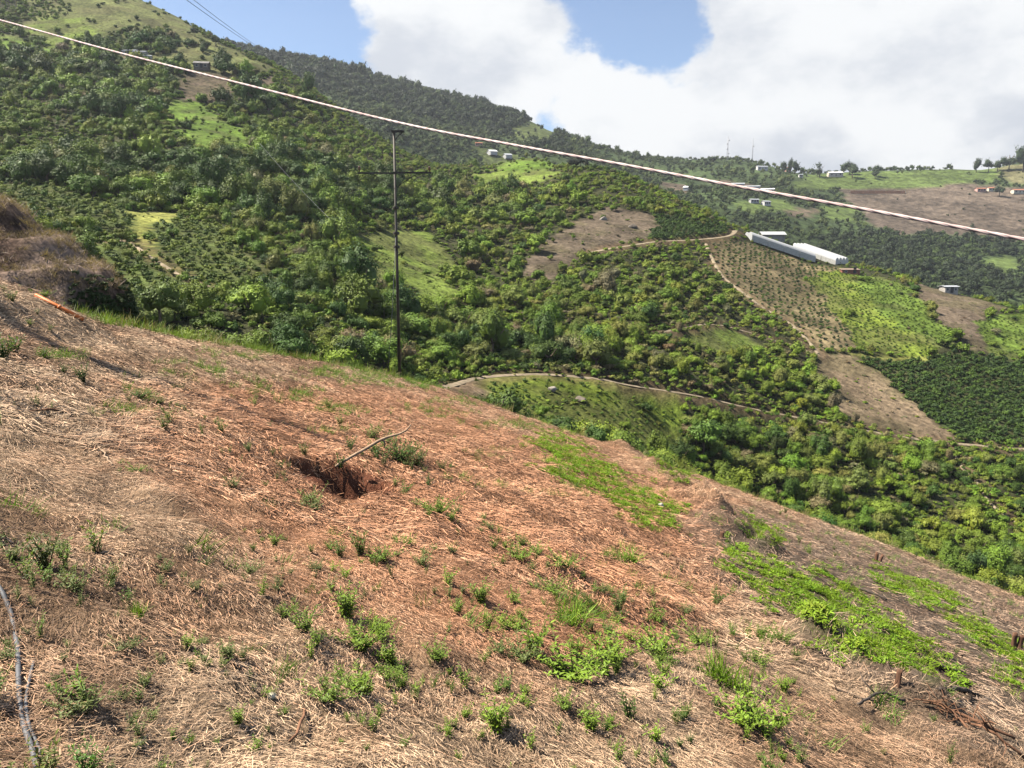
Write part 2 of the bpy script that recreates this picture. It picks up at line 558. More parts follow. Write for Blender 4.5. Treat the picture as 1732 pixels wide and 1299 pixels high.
def plain_mat(name, col, rough=0.7, var=0.25, scale=6.0, spec=0.3, metal=0.0, bump=0.0, stretch=None, col2=None):
    m, b, bs, out = new_mat(name)
    tc = b.new('ShaderNodeTexCoord')
    vec = tc.outputs['Object']
    if stretch:
        mp = b.new('ShaderNodeMapping'); mp.inputs['Scale'].default_value = stretch
        b.l.new(vec, mp.inputs['Vector']); vec = mp.outputs[0]
    n = b.noise(vec, scale, 6, 0.6)
    c2 = col2 or tuple(c * (1 - var) for c in col)
    c1 = col if col2 else tuple(min(1, c * (1 + var)) for c in col)
    b.l.new(b.mix(b.mapr(n, 0.3, 0.7), c2, c1), bs.inputs['Base Color'])
    bs.inputs['Roughness'].default_value = rough
    bs.inputs['Specular IOR Level'].default_value = spec
    bs.inputs['Metallic'].default_value = metal
    if bump:
        bp = b.new('ShaderNodeBump'); bp.inputs['Strength'].default_value = bump; bp.inputs['Distance'].default_value = 0.02
        b.l.new(n, bp.inputs['Height']); b.l.new(bp.outputs[0], bs.inputs['Normal'])
    return m


def ground_mat(name, s_big, s_small, bump, dist, lo=0.72, hi=1.3):
    """base colour comes from the 'Col' attribute painted by land use, broken up by soil noise"""
    m, b, bs, out = new_mat(name)
    at_ = b.new('ShaderNodeAttribute', attribute_name='Col')
    tc = b.new('ShaderNodeTexCoord')
    n1 = b.noise(tc.outputs['Object'], s_big, 6, 0.6)
    n2 = b.noise(tc.outputs['Object'], s_small, 8, 0.65)
    f = b.math('MULTIPLY', b.mapr(n1, 0.3, 0.7, lo, hi), b.mapr(n2, 0.3, 0.7, lo, hi))
    cmb = b.new('ShaderNodeCombineColor')
    for k in range(3): b.l.new(f, cmb.inputs[k])
    b.l.new(b.mix(1.0, at_.outputs['Color'], cmb.outputs[0], 'MULTIPLY'), bs.inputs['Base Color'])
    bs.inputs['Roughness'].default_value = 0.95
    bs.inputs['Specular IOR Level'].default_value = 0.1
    bp = b.new('ShaderNodeBump'); bp.inputs['Strength'].default_value = bump; bp.inputs['Distance'].default_value = dist
    b.l.new(n2, bp.inputs['Height']); b.l.new(bp.outputs[0], bs.inputs['Normal'])
    return m


M_near = ground_mat('straw_soil', 1.5, 28.0, 0.9, 0.03)
M_mid = ground_mat('hillside_soil', 0.09, 0.7, 1.0, 0.7, 0.58, 1.42)
M_far = ground_mat('far_hill_soil', 0.02, 0.16, 1.0, 3.0, 0.6, 1.4)
M_road = plain_mat('dirt_road', (.25, .20, .135), 0.95, 0.25, 0.8, 0.1)

# ------------------------------------------------------------------ far hills
xs = np.arange(-1150, 1500, 9.0); ys = np.arange(380, 1420, 9.0)
me, v = grid_mesh('far_hills', xs, ys, h_far, M_far)
zn = zone_of(v[:, 0], v[:, 1], v[:, 2], FAR_ZONES, 3.0, 40)
col = np.array([FAR_COL.get(k, FAR_COL[SCRUB]) for k in range(14)])[zn]
set_attr(me, 'Col', 'FLOAT_COLOR', np.hstack([col, np.ones((len(col), 1))]).astype(np.float32))
far_hills = tag(link(bpy.data.objects.new('far_hills', me)), 'hazy green hills with bare brown cuts across the valley', None, None, 'structure')

# ------------------------------------------------------------------ hillside across the gully
def h_mid_cut(x, y):
    z = h_mid(x, y)
    d, hz = road_dist(x, y)
    flat = 1 - smooth(0.5, 2.6, d)
    return np.where(d < 3, z * (1 - flat) + (hz - 0.12) * flat, z)


xs = np.concatenate([np.arange(-520, -170, 4.0), np.arange(-170, 160, 1.5), np.arange(160, 330, 2.2), np.arange(330, 520, 6)])
ys = np.concatenate([np.arange(42, 300, 1.5), np.arange(300, 660, 3.0)])
me, v = grid_mesh('hillside', xs, ys, h_mid_cut, M_mid)
zn = zone_of(v[:, 0], v[:, 1], v[:, 2], MID_ZONES)
col = np.array([MID_COL[k] for k in range(14)])[zn]
pt = smooth(-.1, .3, fbm(v[:, 0], v[:, 1], 9, 4, 411))[:, None] * (zn != SCRUB)[:, None]
col = col * (1 - .55 * pt) + np.array([.085, .075, .035]) * .55 * pt
rd, _ = road_dist(v[:, 0], v[:, 1])
k = ((rd > 0.2) & (rd < 2.0))[:, None]
col = np.where(k, np.array([.13, .085, .05]) * 0.6 + col * 0.4, col)
set_attr(me, 'Col', 'FLOAT_COLOR', np.hstack([col, np.ones((len(col), 1))]).astype(np.float32))
hillside = tag(link(bpy.data.objects.new('hillside', me)), 'scrub covered hillside across the gully', None, None, 'structure')

for nm, wdt, ln in ROAD_LINES:
    d = np.gradient(ln[:, :2], axis=0); d /= np.linalg.norm(d, axis=1)[:, None] + 1e-9
    nrm = np.stack([-d[:, 1], d[:, 0]], 1)
    wv = wdt / 2 * (1 + 0.35 * fbm(np.arange(len(ln)) * 1.0, np.zeros(len(ln)), 4, 2, 5))
    rows = []
    for s in (-1, -.33, .33, 1):
        q = ln[:, :2] + nrm * (s * wv)[:, None]
        rows.append(np.column_stack([q, ln[:, 2] + (0.10 if abs(s) < .5 else -0.09)]))
    n = len(ln)
    v = np.concatenate(rows); i = np.arange(n - 1)
    f = np.concatenate([np.stack([i + a * n, i + 1 + a * n, i + 1 + (a + 1) * n, i + (a + 1) * n], 1) for a in range(3)])
    o = link(bpy.data.objects.new(nm, mesh_np(nm, v, f, M_road)))
    tag(o, None, None, None, 'structure')

# ------------------------------------------------------------------ near slope
def nonuni(lo, hi, c, d0, growth):
    out = [c]; d = d0
    while out[-1] < hi: out.append(out[-1] + d); d = min(d * growth, 0.5)
    neg = []; d = d0; p = c
    while p > lo: p -= d; neg.append(p); d = min(d * growth, 0.5)
    return np.array(neg[::-1] + out)


xs = nonuni(-38, 40, -0.2, 0.065, 1.009)
ys = nonuni(-8, 62, 4.0, 0.058, 1.0095)
me, v = grid_mesh('near_slope', xs, ys, h_near, M_near)
NGX, NGY, NGZ = xs, ys, v[:, 2].reshape(len(ys), len(xs)).copy()


def h_fast(x, y):
    """height of the near slope mesh itself (bilinear on its grid)"""
    i = np.clip(np.searchsorted(NGX, x) - 1, 0, len(NGX) - 2); j = np.clip(np.searchsorted(NGY, y) - 1, 0, len(NGY) - 2)
    fx = np.clip((x - NGX[i]) / (NGX[i + 1] - NGX[i]), 0, 1); fy = np.clip((y - NGY[j]) / (NGY[j + 1] - NGY[j]), 0, 1)
    return (NGZ[j, i] * (1 - fx) + NGZ[j, i + 1] * fx) * (1 - fy) + (NGZ[j + 1, i] * (1 - fx) + NGZ[j + 1, i + 1] * fx) * fy



RED_Z = [(220, 625), (700, 648), (1000, 745), (1230, 850), (1250, 960), (1150, 1060), (950, 1120), (720, 1090), (540, 1020), (420, 930), (260, 800), (180, 700)]
ASH_Z = [(1130, 870), (1230, 850), (1420, 890), (1780, 1030), (1780, 1280), (1640, 1260), (1480, 1160), (1330, 1080), (1200, 980)]
CARPET = [[(890, 732), (960, 742), (1040, 795), (1110, 840), (1168, 862), (1150, 895), (1080, 885), (1000, 835), (930, 785)],
          [(1195, 925), (1260, 925), (1400, 978), (1480, 1035), (1560, 1100), (1610, 1150), (1540, 1152), (1440, 1105), (1330, 1045), (1240, 985)],
          [(1590, 1030), (1680, 1070), (1780, 1110), (1780, 1170), (1680, 1125), (1600, 1070)],
          [(1640, 1120), (1780, 1165), (1780, 1190), (1680, 1150)],
          [(1250, 880), (1330, 905), (1320, 920), (1260, 900)],
          [(1090, 765), (1150, 785), (1180, 815), (1120, 795)],
          [(1480, 960), (1600, 1000), (1640, 1030), (1560, 1015), (1490, 985)]]


def soft(px, py, poly, w):
    """share of jittered samples falling inside: a soft polygon"""
    r = np.random.default_rng(3)
    xs_ = [p[0] for p in poly]; ys_ = [p[1] for p in poly]
    acc = np.zeros(np.shape(px))
    k = (px > min(xs_) - 3 * w) & (px < max(xs_) + 3 * w) & (py > min(ys_) - 3 * w) & (py < max(ys_) + 3 * w)
    qx, qy = px[k], py[k]
    a = np.zeros(len(qx))
    for _ in range(6):
        a += in_poly(qx + r.normal(0, w), qy + r.normal(0, w * 0.6), poly)
    acc[k] = a / 6
    return acc


C_STRAW = np.array([.310, .200, .120]); C_PALE = np.array([.410, .280, .175]); C_RED = np.array([.410, .195, .100]); C_ASH = np.array([.150, .115, .090]); C_SOIL = np.array([.190, .105, .062]); C_GREEN = np.array([.10, .16, .03])


def near_zone(x, y, z):
    px, py, dep = proj(x, y, z)
    jx = px + 60 * fbm(x, y, 1.6, 3, 61) * 8 / np.maximum(dep, 5); jy = py + 40 * fbm(x, y, 1.6, 3, 63) * 8 / np.maximum(dep, 5)
    red = soft(jx, jy, RED_Z, 75)
    ash = soft(jx, jy, ASH_Z, 22)
    green = np.zeros(np.shape(px))
    for c in CARPET: green = np.maximum(green, soft(jx, jy, c, 7))
    over = smooth(0.2, 2.2, y - rim_y(x, y)) * smooth(-2, 2, 900 - px + 0 * y)
    return px, py, dep, red, ash, green, over


px, py, dep, red, ash, green, over = near_zone(v[:, 0], v[:, 1], v[:, 2])
pale = smooth(-0.15, 0.3, fbm(v[:, 0], v[:, 1], 1.1, 3, 41))[:, None]
c = C_STRAW * (1 - pale) + C_PALE * pale
c = c * (1 - red[:, None]) + C_RED * red[:, None]
c = c * (1 - 0.85 * ash[:, None]) + C_ASH * 0.85 * ash[:, None]
gk = smooth(-0.12, 0.1, fbm(v[:, 0], v[:, 1], 0.5, 3, 43)) * green * 0.55
c = c * (1 - gk[:, None]) + C_GREEN * gk[:, None]
c = c * (1 - over[:, None]) + np.array([.10, .13, .035]) * over[:, None]
c = c * 0.55
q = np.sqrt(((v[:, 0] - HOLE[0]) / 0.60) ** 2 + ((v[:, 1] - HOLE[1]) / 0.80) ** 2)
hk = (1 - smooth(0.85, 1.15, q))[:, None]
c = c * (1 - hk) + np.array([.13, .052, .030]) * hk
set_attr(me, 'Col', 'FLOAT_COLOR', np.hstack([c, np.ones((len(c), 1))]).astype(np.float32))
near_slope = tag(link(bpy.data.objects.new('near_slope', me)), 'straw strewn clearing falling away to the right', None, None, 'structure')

# ------------------------------------------------------------------ cut earth bank at the left, behind the mound
def h_bank(x, y):
    # crest line climbs to the left; its right end is a steep rounded nose
    nose = -12.0 - np.where(y > 25, 0.50, 0.10) * np.abs(y - 25) + 0.22 * fbm(x, y, 1.3, 3, 23)
    s = nose - x                                              # metres inside the nose
    top = -2.3 + 1.25 * (1 - np.exp(-np.maximum(s, 0) / 0.22)) + 0.70 * np.maximum(s, 0)
    body = np.minimum(top, -3.0 + 0.95 * np.maximum(y - 20.5, 0) + 0.25 * np.maximum(s, 0))
    body = body - 0.35 * np.maximum(y - 27, 0)
    body = body + 0.16 * np.sin(body * 5.5 + 4 * fbm(x, y, 2.2, 3, 25)) * smooth(.4, 1.2, s)
    return np.where(s > 0, body, np.minimum(-4.2, h_near(x, y) - 1.0)) + (0.34 * fbm(x * .8 + y * .3, y * 1.5 - x * .5, 1.5, 4, 27)) * smooth(0.1, .6, s)


xs = np.arange(-42, -11.5, 0.16); ys = np.arange(17, 38, 0.16)
M_bank = ground_mat('bank_soil', 0.9, 6.0, 1.0, 0.08, 0.6, 1.35)
me, v = grid_mesh('earth_bank', xs, ys, h_bank, M_bank)
t = smooth(-0.3, 0.3, fbm(v[:, 0], v[:, 1], 1.5, 3, 29))[:, None]
c = np.array([.115, .076, .056]) * (1 - t) + np.array([.215, .155, .118]) * t
set_attr(me, 'Col', 'FLOAT_COLOR', np.hstack([c, np.ones((len(c), 1))]).astype(np.float32))
earth_bank = tag(link(bpy.data.objects.new('earth_bank', me)), 'bare brown cut bank behind the straw mound', None, None, 'structure')


# ------------------------------------------------------------------ scattering: one stuff object, geometry nodes instance its prototypes on points
def proto(name, me):
    return bpy.data.objects.new(name, me)          # never linked to the scene


def scatter(name, protos, pts, rot, scl, idx, tint, label, cat=None):
    me = bpy.data.meshes.new(name)
    n = len(pts)
    me.vertices.add(n)
    me.vertices.foreach_set('co', np.asarray(pts, np.float32).ravel())
    set_attr(me, 'rot', 'FLOAT_VECTOR', np.asarray(rot, np.float32))
    set_attr(me, 'scl', 'FLOAT_VECTOR', np.asarray(scl, np.float32))
    set_attr(me, 'idx', 'INT', np.asarray(idx, np.int32))
    set_attr(me, 'tint', 'FLOAT_VECTOR', np.asarray(tint, np.float32))
    ng = bpy.data.node_groups.new(name, 'GeometryNodeTree')
    ng.interface.new_socket('Geometry', in_out='INPUT', socket_type='NodeSocketGeometry')
    ng.interface.new_socket('Geometry', in_out='OUTPUT', socket_type='NodeSocketGeometry')
    N, L = ng.nodes, ng.links
    gi = N.new('NodeGroupInput'); go = N.new('NodeGroupOutput')
    inst = N.new('GeometryNodeInstanceOnPoints')
    inst.inputs['Pick Instance'].default_value = True
    g2i = N.new('GeometryNodeGeometryToInstance')
    for p in protos:
        oi = N.new('GeometryNodeObjectInfo')
        oi.inputs['Object'].default_value = p
        oi.inputs['As Instance'].default_value = False
        L.new(oi.outputs['Geometry'], g2i.inputs[0])
    L.new(g2i.outputs[0], inst.inputs['Instance'])
    L.new(gi.outputs[0], inst.inputs['Points'])
    for an, dt, sk in (('rot', 'FLOAT_VECTOR', 'Rotation'), ('scl', 'FLOAT_VECTOR', 'Scale'), ('idx', 'INT', 'Instance Index')):
        na = N.new('GeometryNodeInputNamedAttribute'); na.data_type = dt
        na.inputs['Name'].default_value = an
        src = [s for s in na.outputs if s.enabled and s.name == 'Attribute'][0]
        L.new(src, inst.inputs[sk])
    L.new(inst.outputs[0], go.inputs[0])
    o = link(bpy.data.objects.new(name, me))
    md = o.modifiers.new('scatter', 'NODES'); md.node_group = ng
    tag(o, label, cat, None, 'stuff')
    return o


# ------------------------------------------------------------------ foliage materials (tint: per instance or per object property)
def leaf_mat(name, isl=0.35, trans=0.25, rough=0.6, spec=0.25, back=1.0):
    m, b, bs, out = new_mat(name)
    a = b.new('ShaderNodeAttribute', attribute_name='tint', attribute_type='INSTANCER')
    geo = b.new('ShaderNodeNewGeometry')
    f = b.mapr(geo.outputs['Random Per Island'], 0, 1, 1 - isl, 1 + isl, 'LINEAR')
    cmb = b.new('ShaderNodeCombineColor')
    b.l.new(f, cmb.inputs[0]); b.l.new(f, cmb.inputs[1]); b.l.new(b.math('MULTIPLY', f, 0.95), cmb.inputs[2])
    c = b.mix(1.0, a.outputs['Color'], cmb.outputs[0], 'MULTIPLY')
    b.l.new(c, bs.inputs['Base Color'])
    bs.inputs['Roughness'].default_value = rough
    bs.inputs['Specular IOR Level'].default_value = spec
    if trans:
        tr = b.new('ShaderNodeBsdfTranslucent')
        b.l.new(b.mix(1.0, c, (1.25, 1.35, 0.6), 'MULTIPLY'), tr.inputs['Color'])
        mx = b.new('ShaderNodeMixShader'); mx.inputs[0].default_value = trans
        b.l.new(bs.outputs[0], mx.inputs[1]); b.l.new(tr.outputs[0], mx.inputs[2])
        b.l.new(mx.outputs[0], out.inputs['Surface'])
    return m


M_leaf = leaf_mat('shrub_leaves', 0.28, 0.08)
M_weed = leaf_mat('weed_leaves', 0.25, 0.35, 0.5, 0.3)
M_grass = leaf_mat('grass_blades', 0.35, 0.3, 0.55, 0.2)
M_bark = plain_mat('bark', (.16, .12, .085), 0.9, 0.35, 8, 0.1)


# ------------------------------------------------------------------ foliage shapes
def leaf_quads(cen, nrm, size, r, aspect=0.62):
    """leaf-shaped quads at cen facing nrm"""
    n = len(cen)
    nrm = nrm / (np.linalg.norm(nrm, axis=1)[:, None] + 1e-9)
    a = r.normal(size=(n, 3)); a -= nrm * (a * nrm).sum(1)[:, None]
    a /= np.linalg.norm(a, axis=1)[:, None] + 1e-9
    b = np.cross(nrm, a)
    s = size[:, None]
    fold = nrm * s * 0.18
    v = np.stack([cen - a * s, cen + b * s * aspect - fold, cen + a * s, cen - b * s * aspect - fold], 1).reshape(-1, 3)
    i = np.arange(n)[:, None] * 4
    return v, i + np.array([[0, 1, 2, 3]])


def tube(path, radii, sides=5, cap=True):
    path = np.asarray(path, float); n = len(path)
    t = np.gradient(path, axis=0); t /= np.linalg.norm(t, axis=1)[:, None] + 1e-9
    up = np.array([0.31, 0.17, 0.93]) if abs(t[0, 2]) < 0.8 else np.array([0.93, 0.27, 0.2])
    rings = []
    for k in range(n):
        a = np.cross(t[k], up); a /= np.linalg.norm(a) + 1e-9
        b = np.cross(t[k], a)
        ang = np.arange(sides) * 2 * math.pi / sides
        rings.append(path[k] + radii[k] * (np.cos(ang)[:, None] * a + np.sin(ang)[:, None] * b))
    v = np.concatenate(rings)
    f = []
    for k in range(n - 1):
        for j in range(sides):
            f.append((k * sides + j, k * sides + (j + 1) % sides, (k + 1) * sides + (j + 1) % sides, (k + 1) * sides + j))
    if cap and sides == 4:
        f.append((3, 2, 1, 0)); f.append(((n - 1) * 4, (n - 1) * 4 + 1, (n - 1) * 4 + 2, (n - 1) * 4 + 3))
    elif cap:
        c0 = len(v); v = np.vstack([v, path[0], path[-1]])
        for j in range(sides):
            f.append((c0, (j + 1) % sides, j, j)); f.append((c0 + 1, (n - 1) * sides + j, (n - 1) * sides + (j + 1) % sides, (n - 1) * sides + (j + 1) % sides))
    return v, f


def clean_faces(f):
    return [tuple(dict.fromkeys(q)) for q in f]


class MB:
    def __init__(self): self.v = []; self.f = []; self.n = 0
    def add(self, v, f):
        self.v.append(np.asarray(v, float)); self.f += [tuple(int(i) + self.n for i in q) for q in f]; self.n += len(v)
        return self
    def tube(self, path, radii, sides=5):
        v, f = tube(path, radii, sides); return self.add(v, clean_faces(f))
    def box(self, c, s, rz=0.0, tilt=None):
        v = np.array([(x, y, z) for z in (-.5, .5) for y in (-.5, .5) for x in (-.5, .5)]) * np.array(s)
        cz, sz = math.cos(rz), math.sin(rz)
        v = v @ np.array([[cz, sz, 0], [-sz, cz, 0], [0, 0, 1]])
        return self.add(v + np.array(c), [(0, 2, 3, 1), (4, 5, 7, 6), (0, 1, 5, 4), (2, 6, 7, 3), (0, 4, 6, 2), (1, 3, 7, 5)])
    def mesh(self, name, mat, sm=True):
        me = bpy.data.meshes.new(name)
        me.from_pydata([tuple(p) for p in np.concatenate(self.v)], [], self.f)
        me.polygons.foreach_set('use_smooth', np.full(len(me.polygons), sm))
        me.materials.append(mat); me.update()
        return me
    def obj(self, name, mat, parent=None, sm=True):
        return link(bpy.data.objects.new(name, self.mesh(name, mat, sm)), parent)


def ico(sub=1):
    bm = bmesh.new(); bmesh.ops.create_icosphere(bm, subdivisions=sub, radius=1.0)
    v = np.array([q.co[:] for q in bm.verts]); f = [tuple(x.index for x in q.verts) for q in bm.faces]
    bm.free(); return v, f


def crown_mesh(name, seed, nleaf, leaf, lobes, width=1.0, height=1.0, base=0.25, core=True, mat=None, spread=0.55):
    """irregular crown about 1 unit in radius, standing on z=0"""
    r = np.random.default_rng(seed)
    L = []
    for k in range(lobes):
        a = r.uniform(0, 2 * math.pi); q = spread * math.sqrt(r.uniform(0.0, 1))
        zc = base + height * (0.25 + 0.55 * r.uniform() * (1 - 0.5 * q))
        L.append((q * math.cos(a) * width, q * math.sin(a) * width, zc, r.uniform(0.20, 0.50) * width, r.uniform(0.20, 0.46) * height))
    V, F, n = [], [], 0
    per = nleaf // lobes
    for cx, cy, cz, rx, rz in L:
        d = r.normal(size=(per, 3)); d /= np.linalg.norm(d, axis=1)[:, None]
        d[:, 2] = np.where(d[:, 2] < -0.35, -d[:, 2], d[:, 2])
        rad = r.uniform(0.66, 1.28, per)[:, None]
        c = np.array([cx, cy, cz]) + d * rad * np.array([rx, rx, rz])
        nr = d + r.normal(size=(per, 3)) * 0.27 + np.array([0, 0, 0.22])
        v, f = leaf_quads(c, nr, r.uniform(0.6, 1.25, per) * leaf, r)
        V.append(v); F.append(f + n); n += len(v)
    for k in range(int(lobes * 1.6)):                          # ragged shoots standing out of the outline
        cx, cy, cz, rx, rz = L[k % lobes]
        d = r.normal(size=3); d[2] = abs(d[2]) + .35; d /= np.linalg.norm(d)
        q = np.linspace(.75, r.uniform(1.25, 1.75), 9)[:, None]
        c = np.array([cx, cy, cz]) + d * q * np.array([rx, rx, rz]) + r.normal(0, .025, (9, 3))
        v, f = leaf_quads(c, r.normal(size=(9, 3)) * .6 + d * .3 + np.array([0, 0, .4]), r.uniform(.5, 1.0, 9) * leaf, r)
        V.append(v); F.append(f + n); n += len(v)
    V = np.concatenate(V); F = np.concatenate(F)
    me = None
    faces = [tuple(q) for q in F.tolist()]
    if core:
        iv, if_ = ico(1)
        for cx, cy, cz, rx, rz in L:
            k = len(V)
            V = np.vstack([V, iv * np.array([rx, rx, rz]) * 0.74 + np.array([cx, cy, cz])])
            faces += [tuple(i + k for i in q) for q in if_]
    me = bpy.data.meshes.new(name)
    me.from_pydata(V.tolist(), [], faces)
    me.materials.append(mat or M_leaf); me.update()
    return me


def trunk_mesh(name, seed, h=0.5, r0=0.06, limbs=4):
    r = np.random.default_rng(seed); mb = MB()
    mb.tube([(0, 0, -0.25), (0.02, 0.01, h * 0.5), (0.04, -0.02, h)], [r0 * 1.3, r0, r0 * 0.8], 5)
    for k in range(limbs):
        a = k * 2 * math.pi / limbs + r.uniform(-.4, .4)
        mb.tube([(0.03, 0, h * 0.7), (0.2 * math.cos(a), 0.2 * math.sin(a), h * 1.1), (0.45 * math.cos(a), 0.45 * math.sin(a), h * 1.1 + 0.35)], [r0 * 0.7, r0 * 0.5, r0 * 0.25], 4)
    return mb.mesh(name, M_bark)


SHRUB_CROWN = [crown_mesh('crown', 100 + k, 560, 0.082, [8, 10, 12, 11, 9, 8][k], 1.0, [0.95, 1.2, 0.85, 1.45, 1.05, 0.8][k], [.05, .15, .0, .25, .1, .0][k]) for k in range(6)]
FINE_CROWN = [crown_mesh('crown', 150 + k, 1500, 0.048, [9, 12, 14, 13, 11, 10][k], 1.0, [0.95, 1.2, 0.85, 1.45, 1.05, 0.8][k], [.05, .15, .0, .25, .1, .0][k]) for k in range(6)]
SHRUB_TRUNK = [trunk_mesh('trunk', 200 + k, [.35, .45, .25, .6, .4, .25][k]) for k in range(6)]


def merged(name, a, b):
    bm = bmesh.new(); bm.from_mesh(a)
    k = len(bm.faces)
    bm.from_mesh(b)
    bm.faces.ensure_lookup_table()
    for q in bm.faces[k:]: q.material_index = 1
    me = bpy.data.meshes.new(name); bm.to_mesh(me); bm.free()
    me.materials.append(a.materials[0]); me.materials.append(b.materials[0])
    return me


P_SHRUB = [proto('shrub_proto', merged('shrub_proto', SHRUB_CROWN[k], SHRUB_TRUNK[k])) for k in range(6)]
P_FINE = [proto('fine_proto', merged('fine_proto', FINE_CROWN[k], SHRUB_TRUNK[k])) for k in range(6)]
P_LOW = [proto('low_proto', crown_mesh('low_proto', 300 + k, 120, 0.16, 4, 1.0, 0.8, 0.0, True)) for k in range(4)]
P_LOWF = [proto('lowf_proto', crown_mesh('lowf_proto', 340 + k, 300, 0.085, 6, 1.0, 0.85, 0.0, True)) for k in range(4)]
P_FAR = [proto('far_proto', crown_mesh('far_proto', 320 + k, 170, 0.14, 5, 1.0, [1.0, 1.4, 1.1][k], 0.1, True)) for k in range(3)]


def visible(x, y, z, hf, n=22):
    """is a point in the open, as seen from the camera, past hillside hf and past the brow of the near slope"""
    px, py, dep = proj(x, y, z)
    ok = (px > -60) & (px < 1792) & (py > -60) & (py < 1359)
    ok &= py < np.interp(px, [p for p, _ in RIM_PX], [q for _, q in RIM_PX]) + 6
    t = np.linspace(0.3, 0.985, n)
    for k in t:
        ok &= ~((y * k > 45) & (hf(x * k, y * k) > z * k + 0.3))
    return ok, px, py, dep


# ------------------------------------------------------------------ scrub on the hillside
def jitter_grid(x0, x1, y0, y1, step, r):
    gx, gy = np.meshgrid(np.arange(x0, x1, step), np.arange(y0, y1, step))
    gx = gx.ravel() + r.uniform(-.5, .5, gx.size) * step; gy = gy.ravel() + r.uniform(-.5, .5, gy.size) * step
    return gx, gy


def tree_mass(x, y, px, py):
    """+1 where tall dark trees stand close, -1 where only low bright scrub grows"""
    m = 1.5 * fbm(x, y, 48, 3, 421)
    for a, b_, ra, rb, w in ((200, 190, 90, 40, .9), (270, 85, 80, 26, .8), (480, 315, 110, 40, 1.0), (390, 285, 70, 30, .7), (110, 300, 130, 22, .9), (850, 335, 60, 35, .7), (640, 330, 50, 24, .5), (1190, 750, 55, 30, .7), (900, 600, 110, 24, .6),
                             (300, 540, 80, 24, .5), (560, 560, 90, 30, .4), (1620, 620, 100, 50, .4), (60, 130, 60, 26, .6), (560, 410, 60, 20, .5),
                             (110, 245, 120, 28, -.8), (340, 225, 70, 40, -.7), (590, 240, 70, 40, -.8), (680, 295, 60, 24, -.8), (1060, 320, 130, 26, -.9), (420, 410, 90, 30, -.5), (960, 300, 80, 20, -.6), (1250, 600, 90, 40, -.6), (780, 400, 60, 40, -.3), (1400, 850, 160, 50, -.3)):
        m = m + w * np.exp(-((px - a) / ra) ** 2 - ((py - b_) / rb) ** 2)
    return np.clip(m, -1, 1)


def tree_tint(n, r, x, y, px, py):
    """greens of the hillside: yellow-green, mid green, dark, with dry bushes among them"""
    base = np.array([[.172, .238, .022], [.112, .172, .017], [.050, .092, .013], [.158, .178, .036], [.170, .145, .068]])
    mass = tree_mass(x, y, px, py)
    patch = fbm(x, y, 16, 3, 401) * .7 + 0.2 * r.normal(size=n) - .9 * mass
    dark = np.maximum(mass, 0) * 1.5
    dry = np.exp(-(((px - 1120) / 260) ** 2 + ((py - 560) / 130) ** 2)) + 0.7 * np.exp(-(((px - 1450) / 160) ** 2 + ((py - 800) / 70) ** 2)) + .5 * np.exp(-(((px - 800) / 150) ** 2 + ((py - 330) / 60) ** 2))
    w = np.stack([0.75 + patch, 0.9 + 0 * patch, 0.20 - .3 * patch + 1.2 * dark, 0.30 + 0.9 * dry, 0.05 + 0.38 * dry], 1)
    w = np.maximum(w, 0.02); w /= w.sum(1)[:, None]
    cs = w.cumsum(1); k = (r.uniform(size=n)[:, None] > cs).sum(1).clip(0, 4)
    c = base[k] * r.uniform(0.8, 1.25, (n, 1)) * (1 + r.normal(size=(n, 3)) * 0.07)
    return np.clip(c, .005, .5), k


r = np.random.default_rng(21)
gx, gy = jitter_grid(-330, 300, 60, 520, 2.5, r)
px, py, dep = proj(gx, gy, tps_mid(gx, gy))
m = (px > -120) & (px < 1860) & (py > -80)
gx, gy = gx[m], gy[m]
gz = h_mid(gx, gy)
zn = zone_of(gx, gy, gz, MID_ZONES)
px, py, dep = proj(gx, gy, gz)
rd, _ = road_dist(gx, gy)
# how likely a shrub is on each land use
pr = np.choose(zn, [0.74, .045, .13, .05, 0.0, 0.0, .03, .006, .03, .05, .02, .13, .0, .1])
msk = tree_mass(gx, gy, px, py)
pr = np.where(zn == SCRUB, np.where(dep > 260, .62, .74) * np.where(msk > 0, 1 - .35 * msk, 1 + .1 * msk), pr)
thin = fbm(gx, gy, 22, 3, 405)
pr = np.where(zn == SCRUB, pr * (0.62 + 0.9 * smooth(-.5, .35, thin)), pr)
pr = np.where((py < 130) & (px < 430) & (zn == DRYGRASS), .05, pr)
band = np.exp(-(((px - 235) / 80) ** 2 + ((py - 72) / 26) ** 2)) + np.exp(-(((px - 60) / 70) ** 2 + ((py - 15) / 22) ** 2))
pr = np.maximum(pr, .75 * (band > .45))
m = (r.uniform(size=len(gx)) < pr) & (rd > 1.0)
# keep the ground round buildings free
for bx, by, br in ((1350, 418, 26), (1604, 492, 7), (1435, 462, 5), (340, 116, 7), (225, 92, 9)):
    q = hill_hit(bx, by + 4)
    m &= (gx - q.x) ** 2 + (gy - q.y) ** 2 > br * br if bx != 1350 else True
gx, gy, gz, zn, px, py, dep, rd = [a[m] for a in (gx, gy, gz, zn, px, py, dep, rd)]
tint, kindc = tree_tint(len(gx), r, gx, gy, px, py)
size = np.exp(r.normal(0, .48, len(gx))) * 1.3
ms = tree_mass(gx, gy, px, py)
size = np.exp(r.normal(0, .36, len(gx))) * np.where(ms > 0, 1.45 + 1.5 * ms, 1.45 + .5 * ms)
size = size * np.where(zn == SCRUB, 1, 0.62)
size = np.clip(size, .6, 4.3) * (1 + 0.25 * smooth(150, 350, dep))
size = np.where(rd < 4, np.minimum(size, 1.1), size)
size = np.where(px > 1150, np.minimum(size, 2.4), size)
size = np.where((py < np.interp(px, [240, 430, 600, 720, 900, 1040, 1240, 1500, 1732], [20, 115, 222, 290, 285, 308, 400, 475, 548])), np.minimum(size, 1.4), size)
